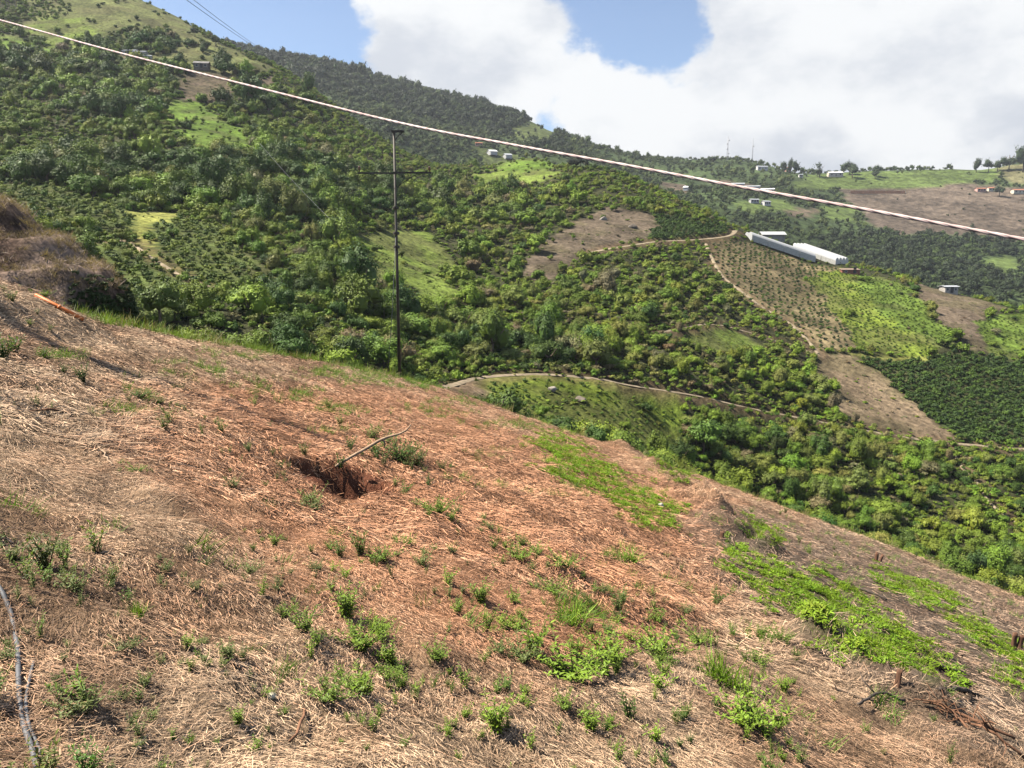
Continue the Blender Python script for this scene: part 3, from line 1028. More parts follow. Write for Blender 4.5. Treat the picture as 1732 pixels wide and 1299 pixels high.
S_PROTO = r.integers(0, 6, len(gx))
keep_free = []           # filled with the greenhouse footprint below
GH_A, GH_B = hill_hit(1268, 402), hill_hit(1438, 448)
ax = np.array([GH_B.x - GH_A.x, GH_B.y - GH_A.y]); gl = np.linalg.norm(ax); ax = ax / gl
rel = np.stack([gx - GH_A.x, gy - GH_A.y], 1); al = rel @ ax; ac = rel @ np.array([-ax[1], ax[0]])
m = ~((al > -8) & (al < gl + 8) & (np.abs(ac) < 22))
gx, gy, gz, zn, px, py, dep, tint, kindc, size, S_PROTO = [a[m] for a in (gx, gy, gz, zn, px, py, dep, tint, kindc, size, S_PROTO)]
vis, _, _, _ = visible(gx, gy, gz + size * 0.9, h_mid)
showpx = np.where(vis & (px > 5) & (px < 1727) & (py > 5), size / dep, 0)
order = np.argsort(-showpx)
IND = order[:290]
REST = order[290:]
n = len(gx)
rotz = r.uniform(0, 6.28, n)
sc3 = np.stack([size * r.uniform(.85, 1.2, n), size * r.uniform(.85, 1.2, n), size * r.uniform(.8, 1.25, n)], 1)
pts = np.stack([gx, gy, gz - 0.05 * size], 1)
rot3 = np.stack([r.normal(0, .08, n), r.normal(0, .08, n), rotz], 1)
NEARR = REST[dep[REST] < 150]; REST = REST[dep[REST] >= 150]
scatter('gully_scrub', P_FINE, pts[NEARR], rot3[NEARR], sc3[NEARR], S_PROTO[NEARR], tint[NEARR], 'dense green scrub in the gully and along the valley road')
scatter('scrub', P_SHRUB, pts[REST], rot3[REST], sc3[REST], S_PROTO[REST], tint[REST], 'dense green scrub covering the hillside across the gully')

AREA = [
    (lambda a, b: b > 640 and a > 1450, 'at the lower right, below the valley road'),
    (lambda a, b: b > 640 and a > 1100, 'below the middle of the valley road'),
    (lambda a, b: b > 560 and a < 720, 'in the gully just past the brow of the clearing'),
    (lambda a, b: a > 1000 and b > 440, 'between the valley road and the upper road'),
    (lambda a, b: a > 1000, 'on the ridge round the greenhouses'),
    (lambda a, b: a > 680 and b > 440, 'right of the power pole, above the valley road'),
    (lambda a, b: a > 680, 'right of the pole top, under the bright ridge field'),
    (lambda a, b: b > 440, 'left of the power pole, low on the slope'),
    (lambda a, b: b > 300 and a > 380, 'beside the pale pasture left of the pole'),
    (lambda a, b: b > 300, 'by the terraces at the left'),
    (lambda a, b: b > 180, 'midway up the left hillside above the terraces'),
    (lambda a, b: True, 'high on the upper left hillside'),
]
KCOL = ['yellow green', 'mid green', 'dark green', 'olive', 'dry brownish']
for i in IND:
    for test, where in AREA:
        if test(px[i], py[i]): break
    nm = 'tree' if size[i] > 2.6 else 'shrub'
    szw = 'large' if size[i] > 2.6 else ('rounded' if S_PROTO[i] in (0, 2, 5) else 'upright')
    lb = '%s %s %s %s' % (szw, KCOL[kindc[i]], nm, where); gr = '%s %s' % (KCOL[kindc[i]] + ' ' + nm + 's', where)
    root = link(bpy.data.objects.new('shrub', None))
    root.empty_display_size = 0.3
    root.location = pts[i]; root.rotation_euler = rot3[i]; root.scale = sc3[i]
    tag(root, lb, nm, gr)
    cr = link(bpy.data.objects.new('crown', FINE_CROWN[S_PROTO[i]]), root); cr['tint'] = [float(q) for q in tint[i]]
    link(bpy.data.objects.new('trunk', SHRUB_TRUNK[S_PROTO[i]]), root)

# ------------------------------------------------------------------ low undergrowth, grass tufts and crop plants on the hillside
gx, gy = jitter_grid(-300, 280, 62, 430, 1.75, r)
px, py, dep = proj(gx, gy, tps_mid(gx, gy))
m = (px > -60) & (px < 1790) & (py > -40) & ((dep < 240) | (r.uniform(size=len(gx)) < .45))
gx, gy = gx[m], gy[m]; gz = h_mid(gx, gy)
px, py, dep = proj(gx, gy, gz)
zn = zone_of(gx, gy, gz, MID_ZONES); rd, _ = road_dist(gx, gy)
pr = np.choose(zn, [0.75,   .42, .40, .30, 0.0, 0.10, .55, .45, .32, .50, .30, .40, .22, .3])
m = (r.uniform(size=len(gx)) < pr) & (rd > 0.15)
gx, gy, gz, zn, px, py, dep = [a[m] for a in (gx, gy, gz, zn, px, py, dep)]
t2, _ = tree_tint(len(gx), r, gx, gy, px, py)
LOWC = {GRASS: (.15, .195, .030), VIVID: (.125, .215, .022), FIELD: (.15, .20, .022), PASTURE: (.12, .18, .026), TERRACE: (.11, .155, .03), LANE: (.18, .21, .05), DRYGRASS: (.12, .14, .045),
        BARE: (.15, .125, .06), BROWN: (.14, .115, .06), STRAWF: (.22, .175, .095)}
for k, c in LOWC.items():
    mm = zn == k
    if k in (BARE, BROWN, STRAWF, DRYGRASS, GRASS): mm &= r.uniform(size=len(zn)) < .6
    t2[mm] = np.array(c) * r.uniform(.55, 1.35, (mm.sum(), 1)) * (1 + r.normal(0, .08, (mm.sum(), 3)))
t2[(py > 630) & (zn == FIELD)] *= 1.3  # lower field tints brightened to stand in for sunlight this slope misses
n = len(gx)
s = r.uniform(.45, 1.15, n); s = np.where(zn == SCRUB, s, s * np.exp(r.normal(-.75, .35, n)))
zz = np.where(zn == SCRUB, 1.0, 0.42) * r.uniform(.7, 1.2, n)
scatter('undergrowth', P_LOW, np.stack([gx, gy, gz - .04], 1), np.stack([0 * gx, 0 * gx, r.uniform(0, 6.28, n)], 1), np.stack([s, s, s * zz], 1), r.integers(0, 4, n), t2, 'low undergrowth and grass between the shrubs of the hillside')


# finer undergrowth on the nearest part of the hillside
gx, gy = jitter_grid(-110, 110, 62, 165, 1.15, r)
px, py, dep = proj(gx, gy, tps_mid(gx, gy))
m = (px > -40) & (px < 1780) & (dep < 165)
gx, gy = gx[m], gy[m]; gz = h_mid(gx, gy)
px, py, dep = proj(gx, gy, gz)
vis, _, _, _ = visible(gx, gy, gz + .8, h_mid, 12)
zn = zone_of(gx, gy, gz, MID_ZONES); rd, _ = road_dist(gx, gy)
pr = np.choose(zn, [0.85, .35, .35, .15, 0.0, 0.0, .5, .10, .15, .5, .15, .35, .15, .3])
m = (r.uniform(size=len(gx)) < pr) & (rd > -0.15) & vis
gx, gy, gz, zn, px, py, dep = [a[m] for a in (gx, gy, gz, zn, px, py, dep)]
t2, _ = tree_tint(len(gx), r, gx, gy, px, py)
for k, c in LOWC.items():
    mm = zn == k
    if k in (BARE, BROWN, STRAWF, DRYGRASS, GRASS): mm &= r.uniform(size=len(zn)) < .6
    t2[mm] = np.array(c) * r.uniform(.55, 1.35, (mm.sum(), 1)) * (1 + r.normal(0, .08, (mm.sum(), 3)))
n = len(gx)
s = np.exp(r.normal(-.65, .35, n)); s = np.where(zn == SCRUB, s, s * .45)
scatter('thicket_floor', P_LOWF, np.stack([gx, gy, gz - .04], 1), np.stack([0 * gx, 0 * gx, r.uniform(0, 6.28, n)], 1), np.stack([s, s, s * r.uniform(.8, 1.4, n)], 1), r.integers(0, 4, n), t2, 'tangled low growth filling the near thickets of the hillside')


def rows_in(poly_code, step, row, ang, jit, hf=h_mid, box=(-300, 300, 60, 430)):
    """regular planting: points in straight rows, kept where the land use is poly_code"""
    ca, sa = math.cos(ang), math.sin(ang)
    L = 520
    a, b = np.meshgrid(np.arange(-L, L, step), np.arange(-L, L, row))
    a = a.ravel() + r.normal(0, jit, a.size); b = b.ravel() + r.normal(0, jit, b.size)
    x = a * ca - b * sa; y = a * sa + b * ca + 200
    m = (x > box[0]) & (x < box[1]) & (y > box[2]) & (y < box[3])
    x, y = x[m], y[m]
    z0 = tps_mid(x, y); q = zone_of(x, y, z0, MID_ZONES)
    m = np.isin(q, poly_code)
    return x[m], y[m], h_mid(x[m], y[m])


def plant_rows(name, codes, step, row, ang, jit, size, cols, label, sel=None, prob=1.0):
    x, y, z = rows_in(codes, step, row, ang, jit)
    px, py, dep = proj(x, y, z)
    rd, _ = road_dist(x, y)
    m = (rd > 0.6) & (r.uniform(size=len(x)) < prob)
    if sel is not None: m &= sel(px, py)
    x, y, z = x[m], y[m], z[m]
    n = len(x)
    s = r.uniform(.75, 1.25, n) * size
    t = np.array(cols)[r.integers(0, len(cols), n)] * r.uniform(.8, 1.25, (n, 1))
    scatter(name, P_LOW, np.stack([x, y, z - .03], 1), np.stack([0 * x, 0 * x, r.uniform(0, 6.28, n)], 1), np.stack([s, s, s * 1.15], 1), r.integers(0, 4, n), t, label)


plant_rows('row_crop', [ROWS], 1.9, 2.7, 2.25, .22, .68, [(.050, .080, .018), (.075, .125, .020), (.045, .065, .022)], 'rows of small dark crop plants on the brown field below the greenhouse', prob=.92)
plant_rows('coffee_crop', [COFFEE], 1.5, 1.9, 2.2, .22, 1.0, [(.045, .085, .013), (.060, .105, .014), (.032, .062, .012)], 'rows of dark green coffee bushes')
plant_rows('terrace_crop', [TERRACE], 1.7, 2.1, .5, .35, .78, [(.125, .170, .022), (.165, .205, .024), (.08, .125, .02)], 'rows of green bushes on the terraces at the left', prob=.9)
plant_rows('field_crop', [FIELD, PASTURE], 1.4, 1.9, 2.3, .25, .46, [(.065, .115, .016), (.095, .150, .018), (.12, .175, .02)], 'rows of small plants in the bright green fields', sel=lambda a, b: ((a < 1165) & (b > 630)) | ((a > 1300) & (b < 640)), prob=.8)

# ------------------------------------------------------------------ woods on the far hills
gx, gy = jitter_grid(-420, 760, 430, 1130, 5.8, r)
px, py, dep = proj(gx, gy, tps_far(gx, gy))
m = (px > 380) & (px < 1800) & (py > 60)
gx, gy = gx[m], gy[m]; gz = h_far(gx, gy)
px, py, dep = proj(gx, gy, gz)
zn = zone_of(gx, gy, gz, FAR_ZONES, 3, 40)
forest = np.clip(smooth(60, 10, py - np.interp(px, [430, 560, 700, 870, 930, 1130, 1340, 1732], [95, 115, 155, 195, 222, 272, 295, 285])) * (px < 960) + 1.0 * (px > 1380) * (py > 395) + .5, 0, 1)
pr = np.where(zn == SCRUB, 0.55 + 0.4 * forest, np.choose(zn, [0, .06, .02, .02, 0, 0, 0, 0, .03, .015, 0, .03, 0, 0]))
thin = fbm(gx, gy, 60, 3, 601)
pr = np.where((zn == SCRUB) & (forest < .9), pr * (0.35 + 1.2 * smooth(-.4, .4, thin)), pr)
m = r.uniform(size=len(gx)) < pr
gx, gy, gz, px, py, zn, forest, dep = [a[m] for a in (gx, gy, gz, px, py, zn, forest, dep)]
n = len(gx)
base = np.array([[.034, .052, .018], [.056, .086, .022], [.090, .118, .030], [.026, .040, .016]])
k = np.where(forest > .85, r.choice([0, 3, 3, 1], n), r.choice([0, 1, 2, 1], n))  # forest gets the darkest greens, with a cloud shadow put into their colour
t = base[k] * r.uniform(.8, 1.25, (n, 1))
s = np.exp(r.normal(0, .3, n)) * np.where(forest > .85, 3.6, 2.9) * np.where(px > 1000, .85, 1)
s = np.where(zn == SCRUB, s, s * .6)
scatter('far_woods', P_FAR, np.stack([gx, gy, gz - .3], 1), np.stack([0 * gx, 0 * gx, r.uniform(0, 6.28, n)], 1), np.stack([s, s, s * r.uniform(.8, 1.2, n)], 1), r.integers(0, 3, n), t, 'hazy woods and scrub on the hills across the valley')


# ------------------------------------------------------------------ ground cover of the near slope
def slope_normals(x, y, e=0.12):
    zx = (h_fast(x + e, y) - h_fast(x - e, y)) / (2 * e); zy = (h_fast(x, y + e) - h_fast(x, y - e)) / (2 * e)
    n = np.stack([-zx, -zy, np.ones_like(zx)], 1)
    return n / np.linalg.norm(n, axis=1)[:, None]


def eulers(nrm, yaw):
    """Euler angles of frames whose z axis is nrm, spun by yaw"""
    xa = np.stack([np.cos(yaw), np.sin(yaw), 0 * yaw], 1)
    xa -= nrm * (xa * nrm).sum(1)[:, None]; xa /= np.linalg.norm(xa, axis=1)[:, None]
    ya = np.cross(nrm, xa)
    return np.stack([np.arctan2(ya[:, 2], nrm[:, 2]), np.arcsin(np.clip(-xa[:, 2], -1, 1)), np.arctan2(xa[:, 1], xa[:, 0])], 1)


def strip_mesh(name, seed, n, rad, ln, wd, lift, updir, mat, curl=0.25, along=None, seg=3):
    """bent ribbons: stalks or blades"""
    r = np.random.default_rng(seed)
    V, F = [], []
    for k in range(n):
        a = r.uniform(0, 6.283) if along is None else r.choice([0, math.pi]) + r.normal(0, along)
        q = rad * math.sqrt(r.uniform()); b = r.uniform(0, 6.283)
        p = np.array([q * math.cos(b), q * math.sin(b), r.uniform(*lift)])
        el = r.normal(*updir)
        d = np.array([math.cos(a) * math.cos(el), math.sin(a) * math.cos(el), math.sin(el)])
        L = r.uniform(*ln); w = r.uniform(*wd)
        side = np.cross(d, [0.05, 0.08, 1.0]); side /= np.linalg.norm(side) + 1e-9
        rol = r.uniform(-.8, .8)
        side = side * math.cos(rol) + np.cross(d, side) * math.sin(rol)
        cv = r.normal(0, curl); dr = -abs(r.normal(0, curl)) * (0.6 if updir[0] > .4 else 0.15)
        sd = np.cross([0, 0, 1.0], d)
        b0 = len(V)
        for j in range(seg + 1):
            t = j / seg
            c = p + d * L * t + sd * cv * L * t * t + np.array([0, 0, dr * L * t * t])
            ww = w * (1 - 0.75 * t) if updir[0] > .4 else w * (1 - .3 * t)
            V.append(c - side * ww); V.append(c + side * ww)
        for j in range(seg):
            i = b0 + j * 2
            F.append((i, i + 1, i + 3, i + 2))
    return mesh_np(name, np.array(V), np.array(F), mat, True)


P_GRASS = [proto('grass_proto', strip_mesh('grass_proto', 540 + k, 26, .07, (.05, .15), (.0016, .0032), (-.01, .0), (1.05, .30), M_grass, .35)) for k in range(4)]


def leaf_blade(base, d, up, L, w, droop):
    """pointed leaf of 2 x 3 faces with a folded midrib"""
    d = d / np.linalg.norm(d)
    s = np.cross(d, up); s /= np.linalg.norm(s) + 1e-9
    nn = np.cross(s, d)
    P = []
    for t, ww in ((0, .12), (.35, 1.0), (.7, .72), (1.0, .02)):
        c = base + d * L * t - np.array([0, 0, droop * L * t * t])
        P += [c - s * w * ww + nn * w * .35 * ww, c, c + s * w * ww + nn * w * .35 * ww]
    F = []
    for j in range(3):
        i = j * 3
        F += [(i, i + 1, i + 4, i + 3), (i + 1, i + 2, i + 5, i + 4)]
    return P, F


def weed_mesh(seed, stems, leaves, ll, lw, lean, low=0.1):
    r = np.random.default_rng(seed)
    V, F = [], []; st = MB()
    for k in range(stems):
        a = r.uniform(0, 6.283); ln = abs(r.normal(lean, lean * .5)); h = r.uniform(.55, 1.0) if k else 1.0
        b0 = np.array([r.normal(0, .05), r.normal(0, .05), -0.04])
        tip = np.array([math.cos(a) * ln * h, math.sin(a) * ln * h, h])
        mid = tip * .5 + np.array([0, 0, .06]) + b0 * .5
        path = [b0, b0 * .5 + mid * .5 + np.array([0, 0, .02]), mid, tip]
        st.tube(path, [.016, .013, .010, .005], 4)
        pts = resample(path, .05)
        for j in range(leaves):
            t = low + (1 - low) * (j + r.uniform(0, .8)) / leaves
            p = pts[min(int(t * (len(pts) - 1)), len(pts) - 1)]
            an = j * 2.4 + r.uniform(-.5, .5); el = r.normal(.45, .3) + .5 * t ** 3
            d = np.array([math.cos(an) * math.cos(el), math.sin(an) * math.cos(el), math.sin(el)])
            sc = (1.0 - .45 * abs(t - .55)) * r.uniform(.7, 1.15)
            P, Q = leaf_blade(p, d, np.array([0, 0, 1.0]), ll * sc, lw * sc, r.uniform(.05, .45))
            n = len(V); V += P; F += [tuple(i + n for i in q) for q in Q]
    me = bpy.data.meshes.new('foliage'); me.from_pydata([tuple(p) for p in V], [], F)
    me.materials.append(M_weed); me.update()
    return me, st.mesh('stems', M_stem)


M_stem = plain_mat('weed_stem', (.12, .13, .04), .7, .3, 10)
WEEDS = [weed_mesh(600, 12, 20, .18, .024, .38), weed_mesh(601, 16, 18, .17, .025, .62), weed_mesh(602, 6, 18, .16, .022, .25), weed_mesh(603, 12, 22, .17, .023, .30), weed_mesh(604, 26, 20, .16, .024, .80), weed_mesh(605, 8, 15, .24, .038, .45)]
GCLUMP = [strip_mesh('blades', 620 + k, 90, .30, (.5, 1.0), (.010, .020), (-.03, 0), (1.15, .25), M_grass, .35, None, 4) for k in range(2)]
P_SPRIG = [proto('sprig_proto', merged('sprig_proto', WEEDS[k][0], WEEDS[k][1])) for k in (2, 5, 0)]
P_SEED = []
for k in range(3):
    rr = np.random.default_rng(640 + k); V, F = [], []
    for j in range(20):
        q = .09 * math.sqrt(rr.uniform()); b = rr.uniform(0, 6.283); c = np.array([q * math.cos(b), q * math.sin(b), rr.uniform(.005, .035)])
        for l in range(3):
            an = rr.uniform(0, 6.283); el = rr.uniform(.2, .9)
            P, Q = leaf_blade(c, np.array([math.cos(an) * math.cos(el), math.sin(an) * math.cos(el), math.sin(el)]), np.array([0, 0, 1.0]), rr.uniform(.025, .055), .008, .2)
            n = len(V); V += P; F += [tuple(i + n for i in w) for w in Q]
    me = bpy.data.meshes.new('seedling'); me.from_pydata([tuple(p) for p in V], [], F); me.materials.append(M_grass); me.update()
    P_SEED.append(proto('seedling_proto', me))


def near_points(n, d0, d1, power, r, umax=0.9, umin=0.0):
    """random points on the near slope; density falls with distance as d**-power"""
    e = 2 - power
    q = r.uniform(size=n)
    d = (d0 ** e + q * (d1 ** e - d0 ** e)) ** (1 / e) if abs(e) > 1e-6 else d0 * (d1 / d0) ** q
    x = d * r.uniform(umin, umax, n) * r.choice([-1, 1], n)
    m = d < rim_y(x, d) + 1.2
    return x[m], d[m]


r = np.random.default_rng(77)


def straw_tints(x, y, z, r):
    px, py, dep, red, ash, green, over = near_zone(x, y, z)
    n = len(x)
    pl = np.clip(smooth(-.3, .35, fbm(x, y, 1.1, 3, 41)) + r.normal(0, .25, n), 0, 1)[:, None]
    c = np.array([.45, .275, .165]) * (1 - pl) + np.array([.76, .530, .335]) * pl
    rk = np.clip(red + r.normal(0, .22, n), 0, 1)[:, None]
    c = c * (1 - rk) + np.array([.76, .365, .195]) * rk * r.uniform(.75, 1.2, (n, 1))
    ak = np.clip(ash * .62 + r.normal(0, .22, n), 0, 1)[:, None]
    c = c * (1 - ak) + np.array([.25, .185, .14]) * ak
    return c * r.uniform(.75, 1.2, (n, 1)) * (1 + .9 * fbm(x, y, .35, 3, 53))[:, None], px, py, dep, red, ash, green, over


# the straw itself: real stalks lying on the slope, each with its own length, bend and colour
def straw_mesh(name, cnt, d0, d1, power, ln, wd, seg, label, lift, umax=.78, umin=0.0):
    x, y = near_points(cnt, d0, d1, power, r, umax, umin)
    z = h_fast(x, y)
    t, px, py, dep, red, ash, green, over = straw_tints(x, y, z, r)
    hq = np.sqrt(((x - HOLE[0]) / .60) ** 2 + ((y - HOLE[1]) / .80) ** 2)
    cov = 0.88 + 0.9 * fbm(x, y, .5, 4, 45)
    m = (r.uniform(size=len(x)) < np.where(hq < .9, .12, cov * (1 - .6 * ash) * (1 - .55 * green))) & (over < .6)
    x, y, z, t = x[m], y[m], z[m], t[m]
    n = len(x)
    nrm = slope_normals(x, y)
    # stalks lie in swathes: neighbours share a heading
    yaw = -.5 + 3.2 * fbm(x, y, 1.4, 2, 49) + r.normal(0, .75, n)
    d = np.stack([np.cos(yaw), np.sin(yaw), 0 * yaw], 1); d -= nrm * (d * nrm).sum(1)[:, None]; d /= np.linalg.norm(d, axis=1)[:, None]
    sd = np.cross(nrm, d)
    up = np.abs(r.normal(0, .13, n)); stick = r.uniform(size=n) < .04; up[stick] = r.uniform(.3, 1.2, stick.sum())
    L = r.uniform(*ln, n) * np.exp(r.normal(0, .25, n)); w = r.uniform(*wd, n)
    p0 = np.stack([x, y, z], 1) + nrm * (r.uniform(0, 1, n) ** 2 * lift)[:, None]
    cv = r.normal(0, .22, n); rol = r.uniform(-.9, .9, n)
    side = sd * np.cos(rol)[:, None] + nrm * np.sin(rol)[:, None]
    V = []
    for j in range(seg + 1):
        q = j / seg
        c = p0 + d * (L * q * np.cos(up))[:, None] + nrm * (L * (q * np.sin(up) - .25 * q * q * np.sin(up)))[:, None] + sd * (cv * L * q * q)[:, None]
        ww = (w * (1 - .35 * q))[:, None]
        V += [c - side * ww, c + side * ww]
    V = np.stack(V, 1)
    k = 2 * (seg + 1); b0 = np.arange(n)[:, None] * k
    F = np.concatenate([b0 + np.array([[2 * j, 2 * j + 1, 2 * j + 3, 2 * j + 2]]) for j in range(seg)])
    me = mesh_np(name, V.reshape(-1, 3), F, M_stalk)
    c = t * r.uniform(.5, 1.35, (n, 1))
    c = np.repeat(c * np.minimum(1, .78 / c.max(1))[:, None], k, axis=0)
    set_attr(me, 'Col', 'FLOAT_COLOR', np.hstack([c, np.ones((len(c), 1))]).astype(np.float32))
    return tag(link(bpy.data.objects.new(name, me)), label, None, None, 'stuff')


M_stalk, b_, bs_, out_ = new_mat('straw_stalk')
a_ = b_.new('ShaderNodeAttribute', attribute_name='Col')
b_.l.new(a_.outputs['Color'], bs_.inputs['Base Color'])
bs_.inputs['Roughness'].default_value = .65
straw_mesh('straw', 48000, 1.6, 8.5, .75, (.035, .115), (.0007, .0015), 2, 'long dry straw stalks over the near part of the clearing', .035)
straw_mesh('chaff', 480000, 1.6, 9.5, .7, (.014, .060), (.0007, .0018), 1, 'short broken straw matted over the near part of the clearing', .03)
straw_mesh('verge_straw', 190000, 1.0, 26, .8, (.03, .14), (.0014, .0034), 1, 'dry straw on the clearing to either side of the view', .04, 2.0, .78)
straw_mesh('straw_litter', 760000, 6.5, 32, 1.0, (.03, .13), (.0018, .0042), 1, 'dry straw strewn over the far part of the clearing', .05)

# bright green seedlings on the burnt ground, thin grass elsewhere
x, y = near_points(120000, 3.5, 31, 0.3, r)
z = h_fast(x, y)
px, py, dep, red, ash, green, over = near_zone(x, y, z)
pat = smooth(-.10, .22, fbm(x, y, .5, 4, 43)) ** 1.3
spot = np.zeros(len(x))
for gx_, gy_, ga, gb, w in [(105, 606, 42, 10, .9), (320, 625, 60, 14, .7), (250, 665, 40, 14, .35), (215, 690, 45, 14, .5), (570, 696, 34, 11, .9), (500, 670, 60, 12, .4), (565, 735, 30, 8, .9), (420, 655, 60, 12, .35), (700, 690, 40, 9, .35),
                            (735, 700, 60, 9, .25), (830, 770, 50, 12, .3), (800, 815, 40, 9, .35), (970, 830, 60, 12, .3), (1062, 942, 45, 16, .8), (860, 720, 60, 10, .3), (970, 1035, 42, 20, .9), (1070, 980, 40, 12, .35), (1130, 990, 40, 12, .35),
                            (640, 640, 60, 12, .7), (700, 648, 50, 10, .6), (560, 630, 60, 10, .5), (400, 600, 60, 10, .5), (760, 680, 60, 8, .3), (1350, 1220, 90, 40, .12), (1500, 1200, 60, 30, .2), (1290, 1060, 30, 10, .5), (620, 1050, 120, 60, .1), (900, 1080, 120, 50, .12),
                            (300, 1150, 160, 80, .12), (400, 900, 150, 60, .10), (120, 860, 120, 60, .12)]:
    e2 = ((px - gx_) / ga) ** 2 + ((py - gy_) / gb) ** 2
    spot = np.maximum(spot, w * np.exp(-e2 ** 1.4))
pg = np.maximum(green * (.24 + .62 * pat), np.maximum(spot * .55 * (.3 + .7 * pat), ash * .035 * pat))
m = (r.uniform(size=len(x)) < pg) & (np.sqrt(((x - HOLE[0]) / .75) ** 2 + ((y - HOLE[1]) / .65) ** 2) > 1.05)
x, y, z, green, spot, ash = [a[m] for a in (x, y, z, green, spot, ash)]
n = len(x)
isg = (green > spot)
t = np.where(isg[:, None], np.array([.205, .315, .028]), np.array([.15, .25, .04])) * r.uniform(.75, 1.25, (n, 1)) * (1 + r.normal(0, .06, (n, 3)))
s = r.uniform(.7, 1.4, n) * 1.15
e = eulers(slope_normals(x, y), r.uniform(0, 6.28, n))
isg &= r.uniform(size=n) < .75
scatter('seedling_carpet', P_SEED, np.stack([x, y, z], 1)[isg], e[isg], np.stack([s * .82, s * .82, s * .85], 1)[isg], r.integers(0, 3, n)[isg], t[isg], 'bright green seedlings carpeting the burnt strips of the clearing')
scatter('grass', P_GRASS, np.stack([x, y, z], 1)[~isg], e[~isg], np.stack([s, s, s], 1)[~isg], r.integers(0, 4, n)[~isg], t[~isg], 'thin green grass sprouting in patches through the straw')

# grassy fringe beyond the brow on the left, scrub tops further down
x = r.uniform(-30, 26, 26000); y = r.uniform(13, 46, 26000)
ov = y - rim_y(x, y)
m = (ov > -.3) & (ov < 7) & (x / y > -.56) & (x / y < .62)
x, y, ov = x[m], y[m], ov[m]
rt = x / y
m = r.uniform(size=len(x)) < np.where(rt < -.1, .95, .22)
x, y, ov = x[m], y[m], ov[m]
z = h_fast(x, y); n = len(x)
t = np.array([.155, .225, .035]) * r.uniform(.6, 1.3, (n, 1))
dry = r.uniform(size=n) < .25
t[dry] = np.array([.26, .22, .10]) * r.uniform(.7, 1.2, (dry.sum(), 1))
s = r.uniform(1.6, 3.2, n)
scatter('brow_grass', P_GRASS, np.stack([x, y, z], 1), np.stack([0 * x, 0 * x, r.uniform(0, 6.28, n)], 1), np.stack([s, s, s], 1), r.integers(0, 4, n), t, 'taller grass along the brow of the clearing')

# small sprigs everywhere: too many and too small to tell apart
x, y = near_points(5200, 2.2, 22, 0.75, r)
z = h_fast(x, y)
px, py, dep, red, ash, green, over = near_zone(x, y, z)
dn = smooth(-.15, .3, fbm(x, y, 1.3, 3, 47))
lf = np.where(px < 520, .75, np.where((px > 480) & (px < 1150) & (py > 930), .8, .22)) * dn
m = (r.uniform(size=len(x)) < lf) & (over < .3) & (py > 640)
x, y, z, dep = [a[m] for a in (x, y, z, dep)]
n = len(x); s = np.exp(r.normal(-2.45, .45, n)).clip(.04, .24)
t = np.array([.155, .220, .05]) * r.uniform(.65, 1.25, (n, 1)) * (1 + r.normal(0, .08, (n, 3)))
scatter('sprigs', P_SPRIG, np.stack([x, y, z], 1), np.stack([r.normal(0, .1, n), r.normal(0, .1, n), r.uniform(0, 6.28, n)], 1), np.stack([s, s, s], 1), r.integers(0, 3, n), t, 'tiny green sprigs coming up through the straw')

